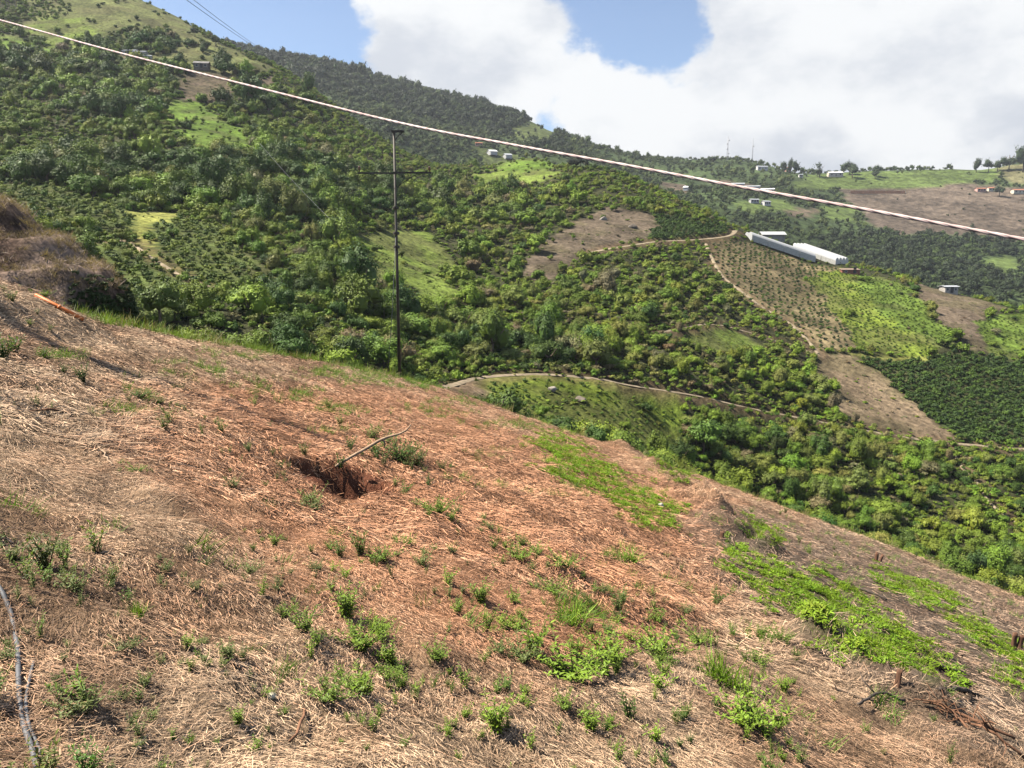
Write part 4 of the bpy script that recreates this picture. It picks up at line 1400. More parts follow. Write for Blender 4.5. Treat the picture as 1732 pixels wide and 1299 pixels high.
# ------------------------------------------------------------------ weeds one can pick out, one by one
GREEN = (.175, .265, .038); FRESH = (.215, .325, .038); DULL = (.165, .205, .066); DARK = (.080, .140, .028)
WEED_LIST = [
    # px, py (foot), height px, shape, colour, label
    (585, 1048, 72, 3, FRESH, 'tall fresh green weed left of the lone dark weed in the middle foreground'),
    (515, 1068, 52, 1, GREEN, 'spreading pale green weed left of the tallest clump in the middle foreground'),
    (610, 1100, 58, 4, FRESH, 'broad bright weed below the tallest middle clump'),
    (560, 1188, 50, 4, GREEN, 'low wide weed nearest the bottom in the left middle clump'),
    (600, 1172, 40, 0, GREEN, 'weed beside the low wide weed at the bottom of the middle clump'),
    (740, 1118, 46, 1, GREEN, 'lone compact dark green weed with a clear shadow, middle foreground'),
    (786, 1162, 46, 2, GREEN, 'thin upright weed just right of the lone compact weed'),
    (838, 1240, 70, 3, FRESH, 'tall narrow bright weed near the bottom edge, left of centre'),
    (896, 1272, 46, 2, FRESH, 'small upright weed at the bottom edge beside the tall narrow weed'),
    (632, 1236, 36, 2, GREEN, 'small weed near the bottom edge below the wide clump'),
    (648, 948, 34, 4, GREEN, 'rounded weed above the middle clump in the red straw'),
    (713, 958, 32, 1, DULL, 'weed right of the rounded weed in the red straw'),
    (815, 1018, 48, 0, GREEN, 'upright weed in the red straw right of the middle clump'),
    (875, 1066, 32, 4, FRESH, 'small rounded weed left of the soft grass clump'),
    (880, 1120, 42, 4, DULL, 'wide dull weed left of the big centre clump'),
    (845, 1105, 34, 1, DULL, 'straggling weed at the left end of the wide dull weed'),
    (968, 1150, 76, 4, FRESH, 'largest bushy weed left of centre in the foreground row'),
    (1036, 1118, 62, 4, FRESH, 'bushy weed joined to the right of the largest bushy weed'),
    (1000, 1135, 46, 1, GREEN, 'lower weed between the two largest bushy weeds'),
    (1116, 1108, 58, 4, FRESH, 'dense rounded weed right of the two largest bushy weeds'),
    (1115, 1122, 30, 4, GREEN, 'low weed at the foot of the dense rounded weed'),
    (1182, 1090, 34, 4, GREEN, 'low wide weed right of the dense rounded weed'),
    (1110, 1056, 36, 0, GREEN, 'slim weed just above the dense rounded weed'),
    (955, 1200, 38, 1, GREEN, 'small weed below the largest bushy weed'),
    (998, 1238, 48, 3, FRESH, 'narrow upright weed below centre near the bottom'),
    (1065, 1218, 60, 2, DARK, 'dark straggly weed beside a black hollow, centre bottom'),
    (1045, 1290, 48, 2, GREEN, 'thin weed at the bottom edge right of centre'),
    (1286, 1128, 32, 1, GREEN, 'small weed above the tuft of tall grass on the right'),
    (1326, 1172, 36, 3, FRESH, 'lone small upright weed right of the tall grass tuft'),
    (1258, 1225, 66, 4, FRESH, 'big leafy weed at the lower right with a long shadow'),
    (1292, 1248, 44, 5, GREEN, 'broad leafed weed attached right of the big lower right weed'),
    (1322, 1086, 30, 4, GREEN, 'weed on the edge of the burnt strip above the tall grass'),
    (1285, 1078, 26, 1, GREEN, 'small weed left of the weed on the burnt edge'),
    (676, 782, 52, 4, DARK, 'dark round bush at the right lip of the pit'),
    (706, 788, 40, 1, DULL, 'faded dry leafed bush right of the dark bush by the pit'),
    (630, 744, 34, 1, DULL, 'greyish weed above the fallen branch'),
    (575, 800, 26, 5, DARK, 'green weed growing inside the pit'),
    (742, 870, 40, 4, GREEN, 'spreading weed in the red straw below right of the pit'),
    (770, 872, 26, 0, DULL, 'thin weed against the right side of the spreading weed below the pit'),
    (880, 948, 36, 4, GREEN, 'leafy weed at the left end of the weed row in the red straw'),
    (908, 940, 30, 1, GREEN, 'weed second from the left in the weed row in the red straw'),
    (955, 962, 34, 4, GREEN, 'leafy weed at the right end of the weed row in the red straw'),
    (830, 900, 24, 0, DULL, 'sparse weed above left of the weed row'),
    (935, 1006, 34, 4, GREEN, 'flat wide weed between the weed row and the grass clump'),
    (905, 998, 24, 1, DULL, 'dull weed at the left end of the flat wide weed'),
    (1020, 1005, 26, 0, DULL, 'thin grey green weed right of the flat wide weed'),
    (530, 858, 40, 1, DULL, 'dark straggly weed below left of the pit'),
    (395, 826, 28, 1, DULL, 'weed with a dark hollow beside it, left of the pit'),
    (232, 802, 22, 4, GREEN, 'small round weed in the pale straw, left'),
    (235, 674, 22, 4, DARK, 'small round dark bush below the pole shadow'),
    (269, 684, 18, 1, DULL, 'smaller dry bush right of the small round dark bush'),
    (130, 1004, 52, 1, DULL, 'tall greyish weed in the left foreground'),
    (22, 952, 42, 3, DULL, 'upright weed at the left edge above the hose'),
    (95, 932, 22, 4, DULL, 'low weed right of the left edge weed'),
    (425, 972, 34, 1, DULL, 'wide weed over a dark hollow in the left middle ground'),
    (465, 924, 28, 3, GREEN, 'slim fresh weed above the wide weed over the hollow'),
    (280, 968, 30, 1, DULL, 'sparse weed right of the tall greyish weed'),
    (320, 1102, 36, 3, GREEN, 'upright green weed in the lower left'),
    (383, 1116, 42, 3, DULL, 'feathery upright weed right of the lower left green weed'),
    (134, 1212, 58, 4, DULL, 'rounded greyish weed right of the hose'),
    (275, 1128, 34, 2, DULL, 'thin pale weed between the hose and the lower left green weed'),
    (402, 1224, 36, 3, GREEN, 'small upright weed at the bottom left of centre'),
    (235, 1248, 40, 2, DULL, 'sparse weed near the bottom edge right of the hose'),
    (292, 1254, 32, 2, GREEN, 'small weed near the bottom edge, second from the hose'),
    (12, 1118, 36, 1, DULL, 'dark low weed touching the hose at the left edge'),
    (205, 1190, 30, 1, DULL, 'low weed above right of the rounded greyish weed'),
    (330, 1000, 24, 1, DULL, 'faint weed in the middle of the left straw'),
    (215, 1100, 30, 4, DULL, 'low dull weed left of the lower left green weed'),
    (455, 1180, 26, 0, GREEN, 'small weed beside the pale stone'),
    (690, 925, 28, 1, GREEN, 'small bushy weed above the two red straw weeds'),
    (765, 940, 26, 0, DULL, 'faded weed right of the small bushy weed in red straw'),
    (560, 1000, 34, 2, DULL, 'slender weed above the tallest middle clump'),
    (535, 968, 28, 1, DULL, 'dull weed above left of the tallest middle clump'),
    (470, 1000, 26, 0, DULL, 'sparse weed between the hollow weed and the middle clump'),
    (655, 1150, 30, 0, GREEN, 'weed right of the low wide middle clump'),
    (690, 1130, 26, 2, DULL, 'thin weed left of the lone compact weed'),
    (760, 1010, 30, 2, DULL, 'sparse weed left of the upright weed in red straw'),
    (1160, 1040, 24, 1, DULL, 'dull low weed in red straw at right of centre'),
    (8, 612, 55, 3, DARK, 'dark grassy bush at the left edge below the mound'),
    (20, 512, 26, 0, DULL, 'dry spiky tuft on top of the mound'),
    (78, 502, 14, 4, FRESH, 'small bright green tuft on the mound crest'),
]
for qx, qy, hh, shp, cl, lb in WEED_LIST:
    p = near_hit(qx, qy)
    hm = hh / FPX * math.hypot(p.y, p.z) * .88
    root = link(bpy.data.objects.new('weed', None)); root.empty_display_size = .05
    root.location = p - Vector((0, 0, .01)); root.rotation_euler = (0, 0, random.uniform(0, 6.28)); root.scale = (hm * random.uniform(1.15, 1.5), hm * random.uniform(1.15, 1.5), hm)
    tag(root, lb, 'weed', 'weeds picked out on the clearing')
    fo = link(bpy.data.objects.new('foliage', WEEDS[shp][0]), root)
    k = random.uniform(.85, 1.15); fo['tint'] = [c * k for c in cl]
    link(bpy.data.objects.new('stems', WEEDS[shp][1]), root)
# low shoots crowding round each of those weeds
X, Y, S, T = [], [], [], []
for qx, qy, hh, shp, cl, lb in WEED_LIST:
    p = near_hit(qx, qy); hm = hh / FPX * math.hypot(p.y, p.z)
    for _ in range(random.randint(3, 8)):
        a = random.uniform(0, 6.28); d = hm * random.uniform(.5, 2.4)
        X.append(p.x + d * math.cos(a) * 1.2); Y.append(p.y + d * math.sin(a)); S.append(hm * random.uniform(.25, .65)); k = random.uniform(.7, 1.2); T.append([c * k for c in cl])
X = np.array(X); Y = np.array(Y); S = np.array(S); n = len(X)
scatter('weed_shoots', P_SPRIG, np.stack([X, Y, h_fast(X, Y)], 1), np.stack([r.normal(0, .15, n), r.normal(0, .15, n), r.uniform(0, 6.28, n)], 1), np.stack([S * 1.2, S * 1.2, S], 1), r.integers(0, 3, n), np.array(T), 'low green shoots crowding round the weeds')
for qx, qy, hh, wd, cl, lb in [(970, 1052, 44, 1.7, FRESH, 'soft bright grass clump above the largest bushy weeds'), (1218, 1150, 56, 1.5, (.14, .23, .02), 'tall yellow green grass tuft on the right, upper of two'),
                               (1252, 1175, 46, 1.2, (.14, .23, .02), 'tall yellow green grass tuft on the right, lower of two'), (230, 1046, 40, 1.0, GREEN, 'thin green grass tuft in the lower left straw'), (1060, 950, 28, 2.0, GREEN, 'pale grass clump on the red straw right of centre')]:
    p = near_hit(qx, qy); hm = hh / FPX * math.hypot(p.y, p.z)
    o = link(bpy.data.objects.new('grass_tuft', GCLUMP[random.randint(0, 1)]))
    o.location = p; o.scale = (hm * wd, hm * wd, hm); o.rotation_euler = (0, 0, random.uniform(0, 6)); o['tint'] = list(cl)
    tag(o, lb, 'grass tuft', 'grass tufts on the clearing')


# ------------------------------------------------------------------ things: power poles, rope, wires
def root_empty(name, loc, label, cat, group=None, rz=0.0):
    o = link(bpy.data.objects.new(name, None)); o.empty_display_size = .2
    o.location = loc; o.rotation_euler = (0, 0, rz)
    return tag(o, label, cat, group)


M_pole = plain_mat('pole_steel', (.075, .066, .055), .6, .35, 3, .3, 0.2, stretch=(1, 1, .15))
M_ins = plain_mat('porcelain', (.16, .10, .07), .25, .2, 10, .5)
M_wire = plain_mat('wire', (.10, .10, .11), .5, .2, 5)


def cyl(c0, c1, r0, r1, n=10):
    return MB().tube([c0, tuple((np.array(c0) + np.array(c1)) / 2), c1], [r0, (r0 + r1) / 2, r1], n)


def power_pole(loc, h, label, rz, k=1.0):
    t = root_empty('power_pole', loc, label, 'power pole', None, rz)
    cyl((0, 0, -.6), (0, 0, h), .060 * k, .038 * k, 12).obj('mast', M_pole, t)
    z1 = h * .835
    arm = MB()
    arm.box((-.60, -.09, z1), (1.26, .05, .055)).box((.60, -.09, z1 + .02), (1.26, .05, .055))
    arm.tube([(-.75, -.09, z1 - .02), (-.3, -.06, z1 - .28), (0, -.03, z1 - .5)], [.010, .010, .010], 5).tube([(.75, -.09, z1 - .02), (.3, -.06, z1 - .28), (0, -.03, z1 - .5)], [.010, .010, .010], 5)
    ao = arm.obj('crossarm', M_pole, t, False)
    for sx in (-1.16, 1.16):
        MB().tube([(sx, -.09, z1 + .03), (sx, -.09, z1 + .09), (sx, -.09, z1 + .12), (sx, -.09, z1 + .17), (sx, -.09, z1 + .19), (sx, -.09, z1 + .23)], [.015, .015, .055, .035, .05, .02], 8).obj('insulator', M_ins, ao)
    top = MB().box((.13, -.05, h - .03), (.44, .07, .07)).tube([(.3, -.05, h - .05), (.16, -.03, h - .16), (.02, 0, h - .3)], [.014, .014, .014], 5)
    top.obj('top_bracket', M_pole, t, False)
    for zb in (h * .60, h * .545, h * .70):
        MB().tube([(0, 0, zb - .05), (0, 0, zb), (0, 0, zb + .05)], [.105, .11, .105], 12).box((.0, -.12, zb), (.07, .08, .06)).obj('band', M_pole, t, False)
    MB().tube([(0, -.02, h * .62), (-.16, -.3, h * .3), (-.36, -.62, .05)], [.009, .009, .009], 5).obj('guy_wire', M_wire, t)
    return t


pp = near_hit(676, 634); pp = at(676, 637, 27.2)
pz = float(h_near(np.array(pp.x), np.array(pp.y)))
top_z = at(676, 221, 27.2).z
power_pole((pp.x, pp.y, pz), top_z - pz, 'slim grey power pole with one wide crossarm on the brow of the clearing', .05)
# the pole outside the left edge whose shadow crosses the straw
sx, sy = -10.2, 11.9
power_pole((sx, sy, float(h_near(np.array(sx), np.array(sy)))), 8.3, 'power pole beyond the left edge, seen only by its long shadow on the straw', 1.1, 3.0)

# rope stretched across the view
m, b, bs, out = new_mat('rope_fibre')
tc = b.new('ShaderNodeTexCoord')
nr = b.noise(tc.outputs['Object'], 9.0, 6, .6)
b.l.new(b.mix(b.mapr(nr, .35, .7), (.56, .40, .37), (.70, .58, .54)), bs.inputs['Base Color'])
bs.inputs['Roughness'].default_value = .6
M_rope = m
ROPE_PX = [(-277, -40), (-120, 6), (0, 36), (200, 91), (430, 149), (676, 210), (866, 247), (1050, 280), (1250, 318), (1450, 354), (1732, 407), (2000, 455), (2300, 508), (2600, 560)]
rp = [tuple(at(a, c - 2, 1.0 / np.interp(a, [-277, 1732, 2600], [1 / 11.75, 1 / 3.7, 1 / 2.86]))) for a, c in ROPE_PX]
rp = resample(rp, .08)
strands = MB()
n = len(rp); tt = np.arange(n) * .08
tang = np.gradient(rp, axis=0); tang /= np.linalg.norm(tang, axis=1)[:, None]
aa = np.cross(tang, [0, 0, 1.0]); aa /= np.linalg.norm(aa, axis=1)[:, None]; bb = np.cross(tang, aa)
rope = root_empty('rope', tuple(rp[0]), 'pinkish white rope stretched slantwise across the whole view', 'rope')
for k in range(3):
    fine = resample(rp, .03)
    ph = np.arange(len(fine)) * .03 * 34 + k * 2.094
    tg = np.gradient(fine, axis=0); tg /= np.linalg.norm(tg, axis=1)[:, None]
    a1 = np.cross(tg, [0, 0, 1.0]); a1 /= np.linalg.norm(a1, axis=1)[:, None]; b1 = np.cross(tg, a1)
    path = fine + (np.cos(ph)[:, None] * a1 + np.sin(ph)[:, None] * b1) * .0036 - rp[0]
    MB().tube(path, [.0064] * len(path), 5).obj('strand', M_rope, rope)

q = Vector(rp[-1]); gz_ = float(h_near(np.array(q.x), np.array(q.y)))
tag(MB().tube([(q.x, q.y, gz_ - .4), (q.x + .02, q.y, (gz_ + q.z) / 2), (q.x, q.y, q.z + .15)], [.075, .07, .06], 10).obj('rope_post', M_bark), 'wooden post beyond the right edge that holds the rope', 'post')

for dy, lb in ((0, 'lower of two thin power wires crossing the blue sky, upper left'), (-13, 'upper of two thin power wires crossing the blue sky, upper left')):
    p0, p1 = at(250, -48 + dy, 70), at(486, 100, 440)
    pts = [tuple(p0.lerp(p1, t) - Vector((0, 0, 8 * t * (1 - t)))) for t in np.linspace(0, 1, 24)]
    tag(MB().tube(pts, [.034] * 24, 5).obj('power_wire', M_wire), lb, 'wire', 'power wires upper left')
p0, p1 = at(440, 243, 120), at(560, 372, 110)
pts = [tuple(p0.lerp(p1, t) - Vector((0, 0, 1.2 * t * (1 - t)))) for t in np.linspace(0, 1.0, 20)]
tag(MB().tube(pts, [.013] * 20, 5).obj('power_wire', plain_mat('bright_wire', (.3, .3, .3), .4, .1, 5)), 'thin pale wire slanting down in front of the dark thicket, left of the pole', 'wire')

# ------------------------------------------------------------------ greenhouses on the ridge
def pbr(name, col, rough=.5, trans=0.0, **k):
    return plain_mat(name, col, rough, **k)


M_film, b, bs, out = new_mat('greenhouse_film')
tc = b.new('ShaderNodeTexCoord')
nn = b.noise(tc.outputs['Object'], .6, 5, .6)
cc = b.mix(nn, (.52, .53, .52), (.70, .70, .69))
b.l.new(cc, bs.inputs['Base Color']); bs.inputs['Roughness'].default_value = .35
tr = b.new('ShaderNodeBsdfTranslucent'); b.l.new(cc, tr.inputs['Color'])
mx = b.new('ShaderNodeMixShader'); mx.inputs[0].default_value = .3
b.l.new(bs.outputs[0], mx.inputs[1]); b.l.new(tr.outputs[0], mx.inputs[2]); b.l.new(mx.outputs[0], out.inputs['Surface'])
M_net = plain_mat('shade_net', (.46, .45, .40), .8, .15, 2)
M_post = plain_mat('weathered_post', (.30, .28, .25), .8, .2, 3)
M_wallw = plain_mat('whitewash', (.60, .58, .54), .85, .08, 1.2)
M_tin = plain_mat('tin_roof', (.55, .56, .57), .4, .15, 1.5, .5, .4)
M_dark = plain_mat('dark_opening', (.035, .035, .04), .6, .2, 2)
M_red = plain_mat('clay_tile', (.42, .16, .09), .85, .2, 2)
M_orange = plain_mat('orange_plastic', (.75, .20, .05), .5, .12, 6)


def greenhouse(pa, pb, width, bays, label, wall=2.6, rise=1.5, group=None, seg=8):
    """multi-bay tunnel house whose tunnels run from pa to pb along the slope"""
    pa = np.array(pa, float); pb = np.array(pb, float)
    d = pb - pa; L = np.linalg.norm(d[:2]); rz = math.atan2(d[1], d[0]); fall = d[2] / L
    t = root_empty('greenhouse', tuple(pa), label, 'greenhouse', group, rz)
    bw = width / bays
    for k in range(bays):
        y0 = -width / 2 + k * bw
        mb = MB(); V = []; F = []
        nx = 7
        for i in range(nx):
            x = L * i / (nx - 1)
            for j in range(seg + 1):
                a = math.pi * j / seg
                V.append((x, y0 + bw / 2 - bw / 2 * .985 * math.cos(a), wall + rise * math.sin(a) + fall * x))
        for i in range(nx - 1):
            for j in range(seg):
                q = i * (seg + 1) + j
                F.append((q, q + 1, q + seg + 2, q + seg + 1))
        mb.add(V, F).obj('roof_arch', M_film, t)
        for x in (0.0, L):
            V = [(x, y0 + .03, fall * x - 1.0), (x, y0 + bw - .03, fall * x - 1.0)] + [(x, y0 + bw / 2 - bw / 2 * .985 * math.cos(math.pi * j / seg), wall + rise * math.sin(math.pi * j / seg) + fall * x) for j in range(seg, -1, -1)]
            MB().add(V, [tuple(range(len(V)))]).obj('end_wall', M_film, t, False)
    for s in (-1, 1):
        y = s * (width / 2 + .02)
        MB().add([(0, y, -1.2), (L, y, fall * L - 1.2), (L, y, fall * L + wall), (0, y, wall)], [(0, 1, 2, 3)]).obj('side_wall', M_net, t, False)
        nb = max(3, int(L / 5))
        for i in range(nb + 1):
            x = L * i / nb
            MB().tube([(x, y + s * .05, fall * x - 1.3), (x, y + s * .05, fall * x + wall)], [.06, .06], 5).obj('post', M_post, t)
    return t


def on_mid(q, up=0.0):
    return (q.x, q.y, float(h_mid(np.array(q.x), np.array(q.y))) + up)


g0 = hill_hit(1275, 406)
greenhouse(on_mid(hill_hit(1266, 402)), on_mid(hill_hit(1372, 438)), 8, 2, 'long white plastic greenhouse on the ridge, left one of the pair', .8, 1.15)
greenhouse(on_mid(hill_hit(1352, 419)), on_mid(hill_hit(1424, 446)), 10, 4, 'white greenhouse with four round bays facing the valley, right one of the pair', 1.0, 1.1)


def shed(name, loc, rz, size, label, cat, roofmat, wallmat, pitch=.25, mono=False, windows=(), door=None, group=None, over=.25):
    """small building: walls, roof, windows, door. size = (length along x, depth along y, wall height); front is -y"""
    lx, ly, hz = size
    t = root_empty(name, loc, label, cat, group, rz)
    W_ = MB()
    if mono:
        r0, r1 = hz, hz + ly * pitch
        V = [(-lx / 2, -ly / 2, -1), (lx / 2, -ly / 2, -1), (lx / 2, ly / 2, -1), (-lx / 2, ly / 2, -1), (-lx / 2, -ly / 2, r0), (lx / 2, -ly / 2, r0), (lx / 2, ly / 2, r1), (-lx / 2, ly / 2, r1)]
        W_.add(V, [(0, 1, 5, 4), (1, 2, 6, 5), (2, 3, 7, 6), (3, 0, 4, 7), (4, 5, 6, 7)])
        R = MB(); o = over
        a = np.array([(-lx / 2 - o, -ly / 2 - o, r0 - o * pitch + .03), (lx / 2 + o, -ly / 2 - o, r0 - o * pitch + .03), (lx / 2 + o, ly / 2 + o, r1 + o * pitch + .03), (-lx / 2 - o, ly / 2 + o, r1 + o * pitch + .03)])
        R.add(np.vstack([a, a + [0, 0, .1]]), [(3, 2, 1, 0), (4, 5, 6, 7), (0, 1, 5, 4), (1, 2, 6, 5), (2, 3, 7, 6), (3, 0, 4, 7)])
    else:
        rg = hz + ly / 2 * pitch
        V = [(-lx / 2, -ly / 2, -1), (lx / 2, -ly / 2, -1), (lx / 2, ly / 2, -1), (-lx / 2, ly / 2, -1), (-lx / 2, -ly / 2, hz), (lx / 2, -ly / 2, hz), (lx / 2, ly / 2, hz), (-lx / 2, ly / 2, hz), (-lx / 2, 0, rg), (lx / 2, 0, rg)]
        W_.add(V, [(0, 1, 5, 4), (1, 2, 6, 9, 5), (2, 3, 7, 6), (3, 0, 4, 8, 7)])
        R = MB(); o = over
        for s in (-1, 1):
            e = hz - o * pitch
            a = np.array([(-lx / 2 - o, s * (ly / 2 + o), e + .03), (lx / 2 + o, s * (ly / 2 + o), e + .03), (lx / 2 + o, 0, rg + .03), (-lx / 2 - o, 0, rg + .03)])
            if s > 0: a = a[::-1]
            R.add(np.vstack([a, a + [0, 0, .1]]), [(3, 2, 1, 0), (4, 5, 6, 7), (0, 1, 5, 4), (1, 2, 6, 5), (2, 3, 7, 6), (3, 0, 4, 7)])
    W_.obj('wall', wallmat, t, False)
    R.obj('roof', roofmat, t, False)
    for (x, z, w, h) in windows:
        f = MB().box((x, -ly / 2 - .02, z), (w + .16, .06, h + .16)).obj('window', M_wallw, t, False)
        MB().box((x, -ly / 2 - .055, z), (w, .03, h)).obj('pane', M_dark, f, False)
    if door is not None:
        MB().box((door, -ly / 2 - .03, 1.0), (.95, .06, 2.0)).obj('door', M_dark, t, False)
    return t


q = at(1306, 392, g0.y + 16); q.z -= 2.6
shed('shed', (q.x, q.y, q.z), .02, (8.0, 4.5, 1.6), 'open shed with a pale sheet roof behind the left end of the greenhouses', 'shed', M_film, plain_mat('shed_shade', (.30, .28, .25), .9, .2, 1), .42, False, [], None, None, .5)
q = hill_hit(1604, 491)
shed('hut', on_mid(q, 0), .1, (4.4, 3.2, 1.9), 'lone grey block hut with a tin roof on the brown plot', 'hut', M_tin, plain_mat('grey_block', (.36, .33, .29), .9, .15, 2), .16, False, [(-1.4, 1.1, .6, .7), (1.3, 1.1, .6, .7)], 0.1, None, .35)
q = hill_hit(1437, 462)
shed('low_shed', on_mid(q, 0), -.08, (5.6, 2.6, 1.1), 'low reddish brick shed with a flat roof below the right greenhouse', 'shed', plain_mat('brown_sheet', (.28, .20, .15), .8, .2, 2), plain_mat('brick_red', (.26, .11, .075), .9, .25, 5), .10, True, [(-1.6, .6, .6, .5)], 1.2)
q = hill_hit(342, 118)
if q: shed('farm_shack', on_mid(q, .3), .15, (6, 4.5, 1.9), 'dark gabled farm shack above the bare patch on the upper left hillside', 'shack', plain_mat('old_tin', (.16, .15, .14), .7, .3, 1), plain_mat('shack_board', (.17, .14, .11), .9, .3, 2), .5, False, [(-1.7, 1.0, 1.0, .9), (1.8, 1.0, 1.0, .9)], 0.2)
for k, (a, c, w, lb) in enumerate([(222, 88, 6, 'low house with a pale roof among trees, leftmost on the upper left hillside'), (238, 90, 5, 'small pale roofed shed beside the leftmost hillside house'), (248, 97, 4.2, 'tiny shed below the pale roofed houses on the upper left hillside')]):
    q = hill_hit(a, c + 6)
    if q: shed('hill_house', on_mid(q, 0), -.1 + .2 * k, (w, 4, 1.7), lb, 'house', M_tin, plain_mat('grey_plaster', (.38, .36, .33), .9, .15, 1), .3, False, [(-1.2, .9, .7, .7), (1.2, .9, .7, .7)], 0.0)


def on_far(px, py, t0=450):
    return hill_hit(px, py, h_far, t0=t0, t1=1250, n=900)


FAR_HOUSES = [
    (1288, 288, (15, 9, 4.2), 'white', 'tin', 'white flat house on the far skyline right of the two masts', .1),
    (1331, 290, (7, 6, 4.5), 'pink', 'red', 'small pink house with a red roof under dark trees on the far skyline', .3),
    (1412, 299, (19, 11, 4.6), 'cream', 'white', 'long cream building with a pale roof on the far skyline', -.1),
    (1354, 300, (5, 4, 3), 'white', 'tin', 'tiny white house below the pink house on the far hill', 0),
    (1295, 347, (8, 6, 3), 'white', 'tin', 'white roofed house among the green plots mid way up the far hill', .4),
    (1275, 343, (9, 5, 2.6), 'grey', 'tin', 'low grey roofed house left of the white roofed house on the far hill', .2),
    (832, 262, (8, 15, 2.6), 'film', 'white', 'small white greenhouse left of the bright green field on the ridge', .35),
    (858, 268, (7, 14, 2.6), 'film', 'tin', 'small pale greenhouse touching the bright green field on the ridge', .3),
    (810, 247, (8, 5, 2.6), 'pink', 'red', 'little pink roofed house up the slope from the two small greenhouses', .1),
    (1248, 316, (15, 8, 2.8), 'film', 'tin', 'grey roofed greenhouse at the left of the far terrace', -.2),
    (1272, 320, (18, 7, 2.6), 'film', 'tin', 'pale greenhouse in the middle of the far terrace', -.25),
    (1298, 325, (15, 8, 2.6), 'film', 'white', 'pale greenhouse at the right end of the far terrace', -.25),
    (1162, 322, (5, 13, 2.2), 'film', 'white', 'narrow white greenhouse beside the small brown cut on the far hill', -.5),
    (1658, 324, (12, 6, 3), 'pink', 'red', 'low house with orange walls at the top of the bare brown slope', .1),
    (1678, 323, (11, 6, 3), 'cream', 'red', 'low clay roofed house next to a round dark tree above the bare slope', -.1),
    (1722, 327, (16, 7, 3.4), 'cream', 'red', 'long clay roofed house at the right edge above the bare slope', .05),
]
WM = {'white': M_wallw, 'pink': plain_mat('pink_wall', (.55, .32, .27), .9, .12, 1), 'cream': plain_mat('cream_wall', (.62, .56, .44), .9, .1, 1), 'grey': plain_mat('plain_grey', (.4, .4, .39), .9, .1, 1), 'film': M_film}
RM = {'tin': M_tin, 'red': M_red, 'white': plain_mat('white_roof', (.74, .74, .73), .6, .06, 1)}
for a, c, sz, wm, rm, lb, rz in FAR_HOUSES:
    q = on_far(a, c, 430 if a < 900 else 520)
    if not q: continue
    z = float(h_far(np.array(q.x), np.array(q.y)))
    sz = tuple(v * .8 for v in sz)
    gh = wm == 'film'
    wins = [] if gh else [(-sz[0] * .3, sz[2] * .5, 1.4, 1.4), (sz[0] * .3, sz[2] * .5, 1.4, 1.4)]
    shed('greenhouse' if gh else 'far_house', (q.x, q.y, z + .4), rz, sz, lb, 'greenhouse' if gh else 'house', RM[rm], WM[wm], .3, False, wins, None if gh else 0.0, 'buildings on the far hills', .4)

# orange earth wall of a terrace on the far hill
pts = []
for a in np.linspace(1438, 1530, 14):
    q = on_far(a, 327, 650); pts.append((q.x, q.y - .4, q.z))
pts = np.array(pts)
V = np.concatenate([pts + [0, 0, -1.5], pts + [0, 0, 2.6], pts + [0, 5, 2.8]]); n = len(pts); i = np.arange(n - 1)
F = np.concatenate([np.stack([i, i + 1, i + 1 + n, i + n], 1), np.stack([i + n, i + n + 1, i + 1 + 2 * n, i + 2 * n], 1)])
tag(link(bpy.data.objects.new('terrace_wall', mesh_np('terrace_wall', V, F, plain_mat('orange_earth', (.62, .27, .14), .95, .2, .3), False))), 'long orange earth wall of a terrace above the bare brown slope', 'wall')

# ------------------------------------------------------------------ radio masts
M_mast = plain_mat('mast_steel', (.38, .38, .40), .5, .2, .5, .4, .3)


def mast(loc, h, w, label, dishes):
    t = root_empty('radio_mast', loc, label, 'mast', 'radio masts on the far skyline')
    for k in range(3):
        a = k * 2.094 + .3
        MB().tube([(w * math.cos(a), w * math.sin(a), -2), (w * .45 * math.cos(a), w * .45 * math.sin(a), h)], [.13, .09], 5).obj('leg', M_mast, t)
    br = MB()
    n = int(h / 2.2)
    for i in range(n):
        z0, z1 = h * i / n, h * (i + 1) / n
        for k in range(3):
            a0, a1 = k * 2.094 + .3, (k + 1) * 2.094 + .3
            w0, w1 = w * (1 - .55 * z0 / h), w * (1 - .55 * z1 / h)
            br.tube([(w0 * math.cos(a0), w0 * math.sin(a0), z0), (w1 * math.cos(a1), w1 * math.sin(a1), z1)], [.06, .06], 4)
            br.tube([(w1 * math.cos(a0), w1 * math.sin(a0), z1), (w1 * math.cos(a1), w1 * math.sin(a1), z1)], [.05, .05], 4)
    br.obj('lattice', M_mast, t)
    MB().tube([(0, 0, h), (0, 0, h + 2.6)], [.09, .05], 5).obj('antenna', M_mast, t)
    for z, s in dishes:
        MB().tube([(s * w * .8, -w * .5, z), (s * w * .8, -w * .5 - .5, z), (s * w * .8, -w * .5 - .9, z)], [.35, .7, .85], 8).obj('dish', M_mast, t)
    return t


for a, top, base, w, lb, ds in [(1230, 228, 270, 1.25, 'taller lattice radio mast with dishes on the far skyline', [(20, -1), (14, -1), (9, 1), (24, 1)]), (1272, 232, 274, .75, 'thinner lattice radio mast, right of the pair on the far skyline', [(20, 1)])]:
    q = on_far(a, base + 3, 800)
    z = float(h_far(np.array(q.x), np.array(q.y)))
    mast((q.x, q.y, z), at(a, top, q.y).z - z - 2.6, w, lb, ds)

